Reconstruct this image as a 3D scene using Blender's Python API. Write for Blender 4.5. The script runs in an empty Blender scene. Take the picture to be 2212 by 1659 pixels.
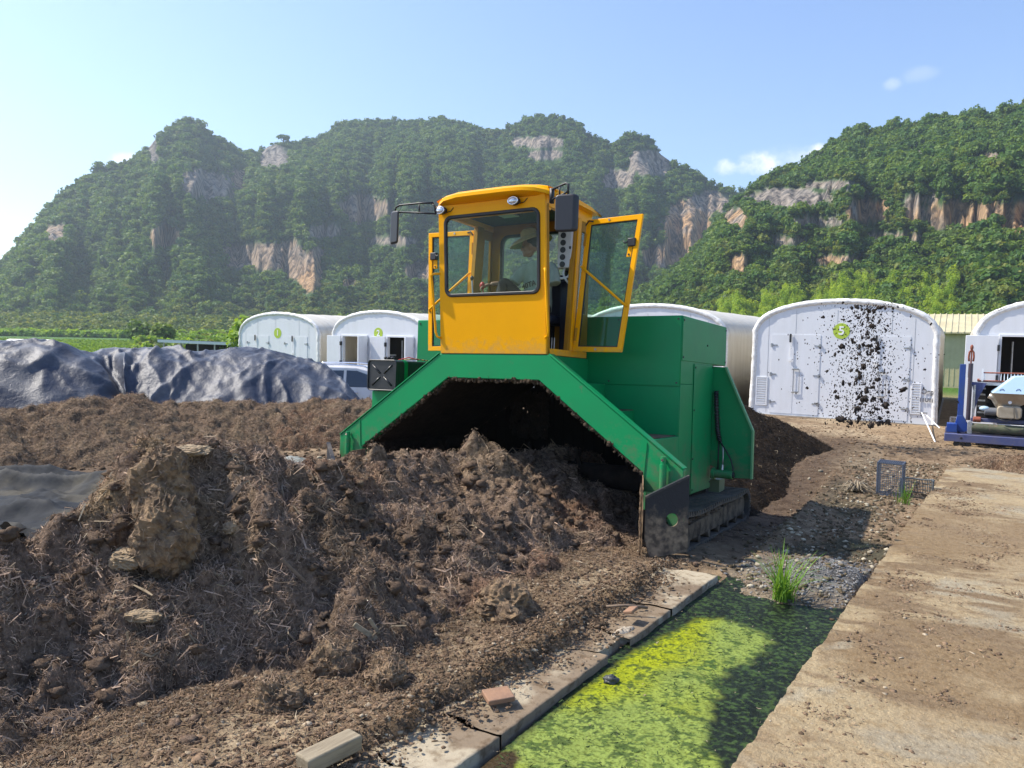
import bpy, bmesh, math, random
import numpy as np
from mathutils import Vector, Matrix, noise as mnoise, Quaternion
rnd = random.Random(7); rng = np.random.default_rng(7)
sc = bpy.context.scene; COL = sc.collection
R = math.radians

# ------------------------------------------------------------------ camera geometry (2212 x 1659 picture units)
F, CX, CY = 1661., 1106., 829.5
_p = math.atan((CY-722)/F); _ro = R(1.1)
UPc = Vector((math.sin(_ro)*math.cos(_p), -math.sin(_p), math.cos(_ro)*math.cos(_p)))
Yc = (Vector((0, 1, 0)) - UPc*UPc.y).normalized(); Xc = Yc.cross(UPc)
CAM = Vector((0, 0, 2))
def c2w(d): return Vector((Vector(d).dot(Xc), Vector(d).dot(Yc), Vector(d).dot(UPc)))
def ray(vx, vy): return c2w(((vx-CX)/F, 1, (CY-vy)/F))
def G(vx, vy, z=0.):
    d = ray(vx, vy); return CAM + d*((z-2)/d.z)
def D(vx, vy, Y):
    d = ray(vx, vy); return CAM + d*(Y/d.y)
W2C = np.array([[Xc[i], Yc[i], UPc[i]] for i in range(3)])
def pix(P):                     # numpy Nx3 -> picture coordinates
    d = (np.asarray(P)-np.array([0, 0, 2.])) @ W2C.T
    return CX+F*d[:, 0]/d[:, 1], CY-F*d[:, 2]/d[:, 1]
cam = bpy.data.objects.new('camera', bpy.data.cameras.new('camera')); COL.objects.link(cam)
rx, ry, rz = c2w((1, 0, 0)), c2w((0, 0, 1)), c2w((0, -1, 0))
cam.matrix_world = Matrix(((rx.x, ry.x, rz.x, 0), (rx.y, ry.y, rz.y, 0), (rx.z, ry.z, rz.z, 2), (0, 0, 0, 1)))
cam.data.sensor_width = 36; cam.data.lens = 36*F/2212; cam.data.clip_start = .05; cam.data.clip_end = 6000
sc.camera = cam

# ------------------------------------------------------------------ frames
U = Vector((.857, -.515, 0)).normalized(); V = Vector((.515, .857, 0)).normalized(); O2 = Vector((-.186, 8.3, 0))
SITE = Matrix(((U.x, V.x, 0, O2.x), (U.y, V.y, 0, O2.y), (0, 0, 1, 0), (0, 0, 0, 1)))
def site(P): q = Vector(P)-O2; return q.dot(U), q.dot(V)
def unsite(t, r, z=0): return O2+U*t+V*r+Vector((0, 0, z))
mu = Vector((.85685, -.51510, .02183)); mv = Vector((.51551, .85491, -.05808)); mw = mu.cross(mv).normalized()
ZB = 1.87
MO = Vector((-.18597, 8.3, 1.78216)) - mw*ZB
MACH = Matrix(((mu.x, mv.x, mw.x, MO.x), (mu.y, mv.y, mw.y, MO.y), (mu.z, mv.z, mw.z, MO.z), (0, 0, 0, 1)))

# ------------------------------------------------------------------ noise
def _hash(ix, iy, s):
    h = (ix.astype(np.int64)*374761393 + iy.astype(np.int64)*668265263 + s*974634777) & 0x7fffffff
    h = ((h ^ (h >> 13))*1274126177) & 0x7fffffff
    return ((h ^ (h >> 16)) & 0xffff)/32767.5-1.
def vn(x, y, s=0):
    x = np.asarray(x, float); y = np.asarray(y, float)
    ix = np.floor(x); iy = np.floor(y); fx = x-ix; fy = y-iy
    fx = fx*fx*(3-2*fx); fy = fy*fy*(3-2*fy)
    a = _hash(ix, iy, s); b = _hash(ix+1, iy, s); c = _hash(ix, iy+1, s); d = _hash(ix+1, iy+1, s)
    return (a*(1-fx)+b*fx)*(1-fy)+(c*(1-fx)+d*fx)*fy
def fbm(x, y, f=1., o=4, s=0, g=.5):
    a = 1.; t = 0.; n = 0.; c, si = math.cos(.6), math.sin(.6)
    for k in range(o):
        t = t+a*vn(x*f+13.7*k, y*f-7.1*k, s+k*17); n += a; a *= g; f *= 2.03
        x, y = x*c-y*si, x*si+y*c
    return t/n
def ridged(x, y, f=1., o=4, s=0, g=.5):
    a = 1.; t = 0.; n = 0.; c, si = math.cos(.7), math.sin(.7)
    for k in range(o):
        t = t+a*(1-2*np.abs(vn(x*f+3.7*k, y*f-9.1*k, s+k*31))); n += a; a *= g; f *= 2.05
        x, y = x*c-y*si, x*si+y*c
    return t/n
def sst(a, b, x):
    t = np.clip((np.asarray(x, float)-a)/(b-a), 0, 1); return t*t*(3-2*t)

# ------------------------------------------------------------------ mesh helpers
class MB:
    def __init__(s): s.v = []; s.f = []
    def add(s, vs, fs):
        o = len(s.v); s.v += [tuple(p) for p in vs]; s.f += [tuple(i+o for i in q) for q in fs]; return s
    def box(s, x0, x1, y0, y1, z0, z1):
        return s.add([(x0, y0, z0), (x1, y0, z0), (x1, y1, z0), (x0, y1, z0), (x0, y0, z1), (x1, y0, z1), (x1, y1, z1), (x0, y1, z1)],
                     [(0, 3, 2, 1), (4, 5, 6, 7), (0, 1, 5, 4), (1, 2, 6, 5), (2, 3, 7, 6), (3, 0, 4, 7)])
    def beam(s, a, b, w, h, up=(0, 0, 1)):
        a = Vector(a); b = Vector(b); d = (b-a).normalized(); up = Vector(up)
        if abs(d.dot(up)) > .98: up = Vector((1, 0, 0))
        x = d.cross(up).normalized()*w/2; y = x.cross(d).normalized()*h/2
        return s.add([a-x-y, a+x-y, a+x+y, a-x+y, b-x-y, b+x-y, b+x+y, b-x+y],
                     [(0, 1, 2, 3), (4, 7, 6, 5), (0, 4, 5, 1), (1, 5, 6, 2), (2, 6, 7, 3), (3, 7, 4, 0)])
    def prism(s, poly, ax, a, b):
        n = len(poly)
        mk = {'x': lambda p, k: (k, p[0], p[1]), 'y': lambda p, k: (p[0], k, p[1]), 'z': lambda p, k: (p[0], p[1], k)}[ax]
        return s.add([mk(p, a) for p in poly]+[mk(p, b) for p in poly],
                     [tuple(range(n)), tuple(range(2*n-1, n-1, -1))]+[(i, (i+1) % n, n+(i+1) % n, n+i) for i in range(n)])
    def ring(s, outer, inner, y0, y1):              # plate with a hole, loops in (x, z)
        n = len(outer); vs = [(p[0], y0, p[1]) for p in outer]+[(p[0], y0, p[1]) for p in inner]
        vs += [(p[0], y1, p[1]) for p in outer]+[(p[0], y1, p[1]) for p in inner]; fs = []
        for i in range(n):
            j = (i+1) % n
            fs += [(i, j, n+j, n+i), (2*n+i, 3*n+i, 3*n+j, 2*n+j), (i, 2*n+i, 2*n+j, j), (n+i, n+j, 3*n+j, 3*n+i)]
        return s.add(vs, fs)
    def tube(s, pts, r, n=8, closed=False):
        pts = [Vector(p) for p in pts]; m = len(pts); rr = r if isinstance(r, (list, tuple)) else [r]*m
        vs = []; fs = []; u = None
        for i, p in enumerate(pts):
            a = pts[(i-1) % m] if (closed or i) else p; b = pts[(i+1) % m] if (closed or i < m-1) else p
            d = (b-a).normalized()
            if u is None: u = d.orthogonal().normalized()
            u = (u-d*u.dot(d))
            u = u.normalized() if u.length > 1e-6 else d.orthogonal().normalized()
            w = d.cross(u)
            vs += [p+(u*math.cos(2*math.pi*k/n)+w*math.sin(2*math.pi*k/n))*rr[i] for k in range(n)]
        for i in range(m if closed else m-1):
            j = (i+1) % m
            fs += [(i*n+k, i*n+(k+1) % n, j*n+(k+1) % n, j*n+k) for k in range(n)]
        if not closed: fs += [tuple(range(n-1, -1, -1)), tuple(range((m-1)*n, m*n))]
        return s.add(vs, fs)
    def cyl(s, a, b, r, n=14): return s.tube([a, b], r, n)
    def ell(s, c, rad, M=None, seg=14, rings=9, nz=0, sd=0):
        vs = []; fs = []; c = Vector(c)
        for i in range(rings+1):
            th = math.pi*i/rings
            for k in range(seg):
                ph = 2*math.pi*k/seg
                p = Vector((math.sin(th)*math.cos(ph), math.sin(th)*math.sin(ph), math.cos(th)))
                if nz: p = p*(1+nz*mnoise.noise(p*1.9+Vector((sd*3.1, sd*1.7, sd)))+nz*.5*mnoise.noise(p*4.7+Vector((sd, 0, 0))))
                p = Vector((p.x*rad[0], p.y*rad[1], p.z*rad[2]))
                vs.append(c+(M @ p if M else p))
        for i in range(rings):
            fs += [(i*seg+k, i*seg+(k+1) % seg, (i+1)*seg+(k+1) % seg, (i+1)*seg+k) for k in range(seg)]
        return s.add(vs, fs)
    def map(s, fn): s.v = [tuple(fn(*p)) for p in s.v]; return s
    def build(s, name, m, parent=None, smooth=False, bevel=0, seg=2, dz=0, auto=None):
        me = bpy.data.meshes.new(name)
        me.from_pydata([(x, y, z+dz) for x, y, z in s.v], [], s.f)
        bm = bmesh.new(); bm.from_mesh(me)
        bmesh.ops.remove_doubles(bm, verts=bm.verts, dist=1e-5)
        bmesh.ops.recalc_face_normals(bm, faces=bm.faces); bm.to_mesh(me); bm.free()
        return link(name, me, m, parent, smooth, bevel, seg)
def link(name, me, m, parent=None, smooth=False, bevel=0, seg=2):
    if m and not me.materials: me.materials.append(m)
    if smooth: me.polygons.foreach_set('use_smooth', [True]*len(me.polygons))
    o = bpy.data.objects.new(name, me); COL.objects.link(o)
    if parent: o.parent = parent
    if bevel:
        b = o.modifiers.new('b', 'BEVEL'); b.width = bevel; b.segments = seg; b.limit_method = 'ANGLE'; b.angle_limit = R(35)
        b.harden_normals = False
        me.polygons.foreach_set('use_smooth', [True]*len(me.polygons))
        try: me.set_sharp_from_angle(angle=R(35))
        except Exception: pass
    return o
def tag(o, label=None, cat=None, group=None, kind=None):
    if label: o['label'] = label
    if cat: o['category'] = cat
    if group: o['group'] = group
    if kind: o['kind'] = kind
    return o
def empty(name, M, label, cat, group=None):
    o = bpy.data.objects.new(name, None); COL.objects.link(o); o.empty_display_size = .2
    o.matrix_world = M if isinstance(M, Matrix) else Matrix.Translation(M)
    return tag(o, label, cat, group)
def npmesh(name, v, f, cols=None, smooth=True):
    """numpy mesh: v Nx3, f Mx3 or Mx4, cols per-vertex Nx3"""
    me = bpy.data.meshes.new(name); v = np.asarray(v, np.float32); f = np.asarray(f, np.int32); k = f.shape[1]
    me.vertices.add(len(v)); me.vertices.foreach_set('co', v.ravel())
    me.loops.add(f.size); me.loops.foreach_set('vertex_index', f.ravel())
    me.polygons.add(len(f)); me.polygons.foreach_set('loop_start', np.arange(0, f.size, k, dtype=np.int32))
    me.polygons.foreach_set('use_smooth', np.full(len(f), smooth)); me.update(calc_edges=True)
    if cols is not None:
        a = me.color_attributes.new('Col', 'FLOAT_COLOR', 'POINT')
        a.data.foreach_set('color', np.concatenate([cols, np.ones((len(v), 1))], 1).astype(np.float32).ravel())
    return me
def gridfaces(nx, ny, mask=None):
    i, j = np.meshgrid(np.arange(nx-1), np.arange(ny-1), indexing='ij'); a = i*ny+j
    f = np.stack([a, a+ny, a+ny+1, a+1], -1).reshape(-1, 4)
    if mask is not None: f = f[mask.ravel()[f].any(1)]
    return f
def compact(v, f, c):
    u, inv = np.unique(f, return_inverse=True); return v[u], inv.reshape(f.shape), (c[u] if c is not None else None)

# ------------------------------------------------------------------ materials
def nn(nt, t, **k):
    n = nt.nodes.new(t)
    for a, b in k.items(): setattr(n, a, b)
    return n
def mat(name, c, rough=.6, metal=0., c2=None, ns=4., lo=.4, hi=.65, detail=6, bump=None, attr=False, spec=.5, coat=0., coord='Object', stretch=None, amix=.5, transl=0., c3=None, ns3=30, lo3=.55, hi3=.7):
    m = bpy.data.materials.new(name); m.use_nodes = True; nt = m.node_tree; L = nt.links
    b = nt.nodes['Principled BSDF']
    b.inputs['Roughness'].default_value = rough; b.inputs['Metallic'].default_value = metal
    b.inputs['Specular IOR Level'].default_value = spec
    if coat: b.inputs['Coat Weight'].default_value = coat; b.inputs['Coat Roughness'].default_value = .12
    tc = nn(nt, 'ShaderNodeTexCoord'); vec = tc.outputs[coord]
    if stretch:
        mp = nn(nt, 'ShaderNodeMapping'); mp.inputs['Scale'].default_value = stretch; L.new(vec, mp.inputs[0]); vec = mp.outputs[0]
    col = None
    if attr:
        a = nn(nt, 'ShaderNodeAttribute', attribute_name='Col'); col = a.outputs['Color']
    def mixin(col, base, cc, scale, lo, hi, detail):
        no = nn(nt, 'ShaderNodeTexNoise'); no.inputs['Scale'].default_value = scale; no.inputs['Detail'].default_value = detail; no.inputs['Roughness'].default_value = .62
        L.new(vec, no.inputs['Vector'])
        mr = nn(nt, 'ShaderNodeMapRange'); mr.inputs[1].default_value = lo; mr.inputs[2].default_value = hi; L.new(no.outputs[0], mr.inputs[0])
        mx = nn(nt, 'ShaderNodeMix', data_type='RGBA'); L.new(mr.outputs[0], mx.inputs['Factor'])
        if col is None: mx.inputs['A'].default_value = (*base, 1)
        else: L.new(col, mx.inputs['A'])
        if attr:
            mu_ = nn(nt, 'ShaderNodeMix', data_type='RGBA', blend_type='MULTIPLY'); mu_.inputs['Factor'].default_value = 1
            L.new(col, mu_.inputs['A']); mu_.inputs['B'].default_value = (*cc, 1); L.new(mu_.outputs['Result'], mx.inputs['B'])
        else: mx.inputs['B'].default_value = (*cc, 1)
        return mx.outputs['Result']
    if c2: col = mixin(col, c, c2, ns, lo, hi, detail)
    if c3: col = mixin(col, c, c3, ns3, lo3, hi3, detail)
    if col is None: b.inputs['Base Color'].default_value = (*c, 1)
    else: L.new(col, b.inputs['Base Color'])
    if bump:
        no = nn(nt, 'ShaderNodeTexNoise'); no.inputs['Scale'].default_value = bump[0]; no.inputs['Detail'].default_value = 8; no.inputs['Roughness'].default_value = .65
        L.new(vec, no.inputs['Vector']); bp = nn(nt, 'ShaderNodeBump'); bp.inputs['Strength'].default_value = bump[1]; bp.inputs['Distance'].default_value = bump[2]
        L.new(no.outputs[0], bp.inputs['Height']); L.new(bp.outputs[0], b.inputs['Normal'])
    if transl:
        tr = nn(nt, 'ShaderNodeBsdfTranslucent'); ms = nn(nt, 'ShaderNodeMixShader'); ms.inputs[0].default_value = transl
        if col is None: tr.inputs[0].default_value = (*c, 1)
        else: L.new(col, tr.inputs[0])
        out = nt.nodes['Material Output']; L.new(b.outputs[0], ms.inputs[1]); L.new(tr.outputs[0], ms.inputs[2]); L.new(ms.outputs[0], out.inputs[0])
    return m
def glass(name, tint, gl=.12, dirt=0.):
    m = bpy.data.materials.new(name); m.use_nodes = True; nt = m.node_tree; L = nt.links; nt.nodes.remove(nt.nodes['Principled BSDF'])
    t = nn(nt, 'ShaderNodeBsdfTransparent'); t.inputs[0].default_value = (*tint, 1)
    g = nn(nt, 'ShaderNodeBsdfGlossy'); g.inputs['Roughness'].default_value = .03
    fr = nn(nt, 'ShaderNodeFresnel'); fr.inputs[0].default_value = 1.5
    ad = nn(nt, 'ShaderNodeMath', operation='MULTIPLY_ADD'); ad.inputs[1].default_value = gl*4.5; ad.inputs[2].default_value = 0; L.new(fr.outputs[0], ad.inputs[0])
    ms = nn(nt, 'ShaderNodeMixShader'); L.new(ad.outputs[0], ms.inputs[0]); L.new(t.outputs[0], ms.inputs[1]); L.new(g.outputs[0], ms.inputs[2])
    last = ms
    if dirt:
        d = nn(nt, 'ShaderNodeBsdfDiffuse'); d.inputs[0].default_value = (.45, .42, .36, 1)
        no = nn(nt, 'ShaderNodeTexNoise'); no.inputs['Scale'].default_value = 5; no.inputs['Detail'].default_value = 7
        tc = nn(nt, 'ShaderNodeTexCoord'); L.new(tc.outputs['Object'], no.inputs['Vector'])
        mr = nn(nt, 'ShaderNodeMapRange'); mr.inputs[1].default_value = .35; mr.inputs[2].default_value = .8; mr.inputs[3].default_value = dirt*.3; mr.inputs[4].default_value = dirt*1.4; L.new(no.outputs[0], mr.inputs[0])
        m2 = nn(nt, 'ShaderNodeMixShader'); L.new(mr.outputs[0], m2.inputs[0]); L.new(ms.outputs[0], m2.inputs[1]); L.new(d.outputs[0], m2.inputs[2]); last = m2
    L.new(last.outputs[0], nt.nodes['Material Output'].inputs[0]); return m

GREEN = mat('green_paint', (.003, .27, .085), .38, c2=(.010, .235, .08), ns=2.2, lo=.35, hi=.7, bump=(3, .06, .02), spec=.22, c3=(.13, .15, .09), ns3=8, lo3=.62, hi3=.78)
GREENP = mat('green_panel_paint', (.003, .245, .078), .42, c2=(.008, .20, .068), ns=1.6, lo=.35, hi=.7, bump=(2.2, .1, .03), spec=.25, c3=(.05, .12, .06), ns3=7, lo3=.66, hi3=.8)
YEL = mat('yellow_paint', (.93, .425, .002), .33, c2=(.86, .385, .003), ns=1.5, lo=.3, hi=.7, bump=(2, .04, .02), spec=.12, c3=(.34, .19, .05), ns3=26, lo3=.70, hi3=.76)
YELD = mat('yellow_shaded', (.42, .20, .012), .6, spec=.15, c2=(.30, .14, .02), ns=5, lo=.4, hi=.75)  # darker yellow: the shade inside the cab is put into the paint colour
BLK = mat('black_rubber', (.012, .012, .014), .5)
BLKP = mat('black_plastic', (.022, .023, .027), .45, bump=(60, .1, .003))
def dust(m, colr, z0, z1, sc, k=.75):
    nt = m.node_tree; L = nt.links; pb = nt.nodes['Principled BSDF']; tc = nn(nt, 'ShaderNodeTexCoord'); sx = nn(nt, 'ShaderNodeSeparateXYZ'); L.new(tc.outputs['Object'], sx.inputs[0])
    no = nn(nt, 'ShaderNodeTexNoise'); no.inputs['Scale'].default_value = sc; no.inputs['Detail'].default_value = 10; no.inputs['Roughness'].default_value = .72; L.new(tc.outputs['Object'], no.inputs['Vector'])
    a = nn(nt, 'ShaderNodeMapRange'); a.inputs[1].default_value = z0; a.inputs[2].default_value = z1; a.inputs[3].default_value = .30; a.inputs[4].default_value = -.05; L.new(sx.outputs['Z'], a.inputs[0])
    b = nn(nt, 'ShaderNodeMath', operation='ADD'); L.new(a.outputs[0], b.inputs[0]); L.new(no.outputs[0], b.inputs[1])
    c = nn(nt, 'ShaderNodeMapRange'); c.inputs[1].default_value = .60; c.inputs[2].default_value = .84; c.inputs[4].default_value = k; L.new(b.outputs[0], c.inputs[0])
    mx = nn(nt, 'ShaderNodeMix', data_type='RGBA'); L.new(c.outputs[0], mx.inputs['Factor']); L.new(pb.inputs['Base Color'].links[0].from_socket, mx.inputs['A']); mx.inputs['B'].default_value = (*colr, 1); L.new(mx.outputs['Result'], pb.inputs['Base Color'])
dust(GREEN, (.16, .13, .085), .4, 1.5, 9, .6); dust(GREENP, (.16, .13, .085), .3, 1.35, 7, .55); dust(YEL, (.42, .30, .14), 1.86, 2.15, 12, .4)
DIRTY = mat('compost_caked_steel', (.012, .009, .007), .95, c2=(.03, .022, .016), ns=9, lo=.4, hi=.7, bump=(30, .9, .03), spec=.2)
RESID = mat('caked_residue', (.05, .034, .023), .95, c2=(.10, .075, .05), ns=25, spec=.1)
STEELK = mat('worn_black_steel', (.018, .019, .024), .5, c2=(.13, .105, .08), ns=2.6, lo=.48, hi=.66, bump=(20, .3, .01), c3=(.22, .19, .15), ns3=22, lo3=.62, hi3=.75)
MUDK = mat('dried_compost_face', (.24, .17, .11), .95, c2=(.12, .08, .05), ns=14, lo=.42, hi=.62, bump=(45, .9, .02), spec=.1, stretch=(1, 1, .35))
BLADEM = mat('worn_blade', (.016, .017, .022), .55, c2=(.06, .055, .05), ns=3, lo=.55, hi=.75, bump=(24, .5, .012), spec=.35)
nt = BLADEM.node_tree; L = nt.links; pb_ = nt.nodes['Principled BSDF']; tc = nn(nt, 'ShaderNodeTexCoord'); sx_ = nn(nt, 'ShaderNodeSeparateXYZ'); L.new(tc.outputs['Object'], sx_.inputs[0])
n1_ = nn(nt, 'ShaderNodeTexNoise'); n1_.inputs['Scale'].default_value = 7; n1_.inputs['Detail'].default_value = 9; n1_.inputs['Roughness'].default_value = .7; L.new(tc.outputs['Object'], n1_.inputs['Vector'])
m1_ = nn(nt, 'ShaderNodeMath', operation='MULTIPLY_ADD'); L.new(sx_.outputs['Z'], m1_.inputs[0]); m1_.inputs[1].default_value = -1.35; L.new(n1_.outputs[0], m1_.inputs[2])
mr_ = nn(nt, 'ShaderNodeMapRange'); mr_.inputs[1].default_value = -.10; mr_.inputs[2].default_value = .16; L.new(m1_.outputs[0], mr_.inputs[0])
n2_ = nn(nt, 'ShaderNodeTexNoise'); n2_.inputs['Scale'].default_value = 16; n2_.inputs['Detail'].default_value = 8; L.new(tc.outputs['Object'], n2_.inputs['Vector']); cr_ = nn(nt, 'ShaderNodeValToRGB'); e = cr_.color_ramp.elements; e[0].position = .38; e[0].color = (.06, .045, .034, 1); e[1].position = .62; e[1].color = (.24, .18, .12, 1); L.new(n2_.outputs[0], cr_.inputs[0])
mx_ = nn(nt, 'ShaderNodeMix', data_type='RGBA'); L.new(mr_.outputs[0], mx_.inputs['Factor']); old = pb_.inputs['Base Color'].links[0].from_socket; L.new(old, mx_.inputs['A']); L.new(cr_.outputs[0], mx_.inputs['B']); L.new(mx_.outputs['Result'], pb_.inputs['Base Color'])
TRACKR = mat('track_rubber', (.085, .075, .062), .85, c2=(.035, .03, .027), ns=8, bump=(30, .4, .01), c3=(.16, .12, .08), ns3=16, lo3=.5, hi3=.7)
TRACKM = mat('muddy_track_frame', (.15, .115, .08), .9, c2=(.06, .045, .033), ns=7, lo=.42, hi=.62, bump=(22, .8, .02), spec=.2)
CHROME = mat('chrome', (.8, .8, .82), .12, 1.)
LENS = mat('lamp_lens', (.75, .78, .82), .15, .6, c2=(.4, .42, .46), ns=40)
GLASS = glass('cab_glass', (.86, .93, .90), .05, 0)
GLASSD = glass('door_glass', (.70, .84, .76), .08, .045)
GREYP = mat('light_grey_plastic', (.5, .5, .5), .5)
NAVY = mat('dark_navy_vinyl', (.012, .016, .03), .55, bump=(40, .2, .004))
TANKB = mat('black_tank_paint', (.013, .014, .017), .38, c2=(.03, .03, .034), ns=4, bump=(8, .1, .01))
REDP = mat('red_plastic', (.42, .02, .02), .4)
WHT = mat('white_panel', (.76, .77, .80), .5, c2=(.68, .69, .70), ns=1.3, lo=.3, hi=.8, stretch=(4, 4, .5), c3=(.5, .47, .42), ns3=9, lo3=.7, hi3=.85)
FILM = mat('white_film', (.74, .71, .63), .45, c2=(.60, .56, .47), ns=1.2, lo=.35, hi=.75, bump=(1.2, .4, .08), stretch=(.6, 5, .6), transl=.22)
FILMR = mat('film_rim', (.80, .79, .77), .4, c2=(.62, .60, .56), ns=14, lo=.4, hi=.7, bump=(9, .4, .02))
LIME = mat('lime_sign', (.42, .56, .05), .5)
WSIGN = mat('white_lettering', (.85, .85, .85), .5)
DKIN = mat('dark_interior', (.018, .017, .018), .9)
GALV = mat('galvanised_steel', (.45, .46, .48), .4, .7, c2=(.3, .3, .3), ns=12)

# ------------------------------------------------------------------ world, sun, haze
SUN_AZ, SUN_EL = -76., 51.
w = bpy.data.worlds.new('World'); sc.world = w; w.use_nodes = True; nt = w.node_tree; L = nt.links
bg = nt.nodes['Background']; bg.inputs[1].default_value = .14
sky = nn(nt, 'ShaderNodeTexSky', sky_type='NISHITA'); sky.sun_disc = False; sky.sun_elevation = R(SUN_EL); sky.sun_rotation = R(SUN_AZ)
sky.altitude = 100; sky.air_density = 1.; sky.dust_density = .7; sky.ozone_density = 1.4
tc = nn(nt, 'ShaderNodeTexCoord')
col = sky.outputs[0]
nz = nn(nt, 'ShaderNodeTexNoise'); nz.inputs['Scale'].default_value = 16; nz.inputs['Detail'].default_value = 7; nz.inputs['Roughness'].default_value = .6
L.new(tc.outputs['Generated'], nz.inputs['Vector'])
for (vx, vy, sx, sy, k) in ((1635, 352, .030, .017, 1.), (1570, 362, .016, .011, .8), (1700, 340, .05, .016, .35), (1924, 180, .011, .008, .3), (1985, 160, .02, .008, .12), (275, 347, .022, .010, .9), (1775, 325, .016, .010, .7)):
    d = ray(vx, vy).normalized(); rt = d.cross(Vector((0, 0, 1))).normalized(); up = rt.cross(d)
    def dotn(v):
        n = nn(nt, 'ShaderNodeVectorMath', operation='DOT_PRODUCT'); L.new(tc.outputs['Generated'], n.inputs[0]); n.inputs[1].default_value = v; return n.outputs['Value']
    a = dotn(rt/sx); b = dotn(up/sy)
    p1 = nn(nt, 'ShaderNodeMath', operation='MULTIPLY'); L.new(a, p1.inputs[0]); L.new(a, p1.inputs[1])
    p2 = nn(nt, 'ShaderNodeMath', operation='MULTIPLY_ADD'); L.new(b, p2.inputs[0]); L.new(b, p2.inputs[1]); L.new(p1.outputs[0], p2.inputs[2])
    p3 = nn(nt, 'ShaderNodeMath', operation='MULTIPLY_ADD'); L.new(nz.outputs[0], p3.inputs[0]); p3.inputs[1].default_value = -5.5; L.new(p2.outputs[0], p3.inputs[2])
    mr = nn(nt, 'ShaderNodeMapRange', interpolation_type='SMOOTHSTEP'); mr.inputs[1].default_value = -1.6; mr.inputs[2].default_value = -3.4; mr.inputs[3].default_value = 0; mr.inputs[4].default_value = k; L.new(p3.outputs[0], mr.inputs[0])
    fw = dotn(d); gt = nn(nt, 'ShaderNodeMath', operation='GREATER_THAN'); L.new(fw, gt.inputs[0]); gt.inputs[1].default_value = .5
    fm = nn(nt, 'ShaderNodeMath', operation='MULTIPLY'); L.new(mr.outputs[0], fm.inputs[0]); L.new(gt.outputs[0], fm.inputs[1])
    mx = nn(nt, 'ShaderNodeMix', data_type='RGBA'); L.new(fm.outputs[0], mx.inputs['Factor']); L.new(col, mx.inputs['A']); mx.inputs['B'].default_value = (7.2, 7.0, 7.2, 1); col = mx.outputs['Result']
hs = nn(nt, 'ShaderNodeHueSaturation'); hs.inputs['Saturation'].default_value = 1.12; hs.inputs['Hue'].default_value = .508; L.new(col, hs.inputs['Color']); L.new(hs.outputs[0], bg.inputs[0])
S = Vector((math.sin(R(SUN_AZ))*math.cos(R(SUN_EL)), math.cos(R(SUN_AZ))*math.cos(R(SUN_EL)), math.sin(R(SUN_EL))))
sl = bpy.data.lights.new('sun', 'SUN'); sl.energy = 4.4; sl.angle = R(.5); sl.color = (1, .93, .82)
so = bpy.data.objects.new('sun', sl); COL.objects.link(so); so.rotation_euler = S.to_track_quat('Z', 'Y').to_euler(); so.location = (-30, 10, 60)
sc.view_settings.view_transform = 'Standard'; sc.view_settings.look = 'None'; sc.view_settings.exposure = .84; sc.view_settings.gamma = 1
cy = sc.cycles; cy.max_bounces = 8; cy.diffuse_bounces = 3; cy.glossy_bounces = 3; cy.transmission_bounces = 4; cy.transparent_max_bounces = 12; cy.volume_bounces = 0
cy.use_denoising = True; cy.sample_clamp_indirect = 6; cy.caustics_reflective = False; cy.caustics_refractive = False
HAZE = 1
if HAZE:
    hm = bpy.data.materials.new('haze_air'); hm.use_nodes = True; nt = hm.node_tree; nt.nodes.remove(nt.nodes['Principled BSDF'])
    pv = nn(nt, 'ShaderNodeVolumePrincipled'); pv.inputs['Color'].default_value = (.74, .88, 1, 1); pv.inputs['Density'].default_value = .00034; pv.inputs['Anisotropy'].default_value = .4
    nt.links.new(pv.outputs[0], nt.nodes['Material Output'].inputs['Volume'])
    tag(MB().box(-1300, 1300, -60, 1300, -8, 330).build('haze', hm), kind='stuff', label='thin pale haze filling the valley air', cat='haze')

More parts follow.
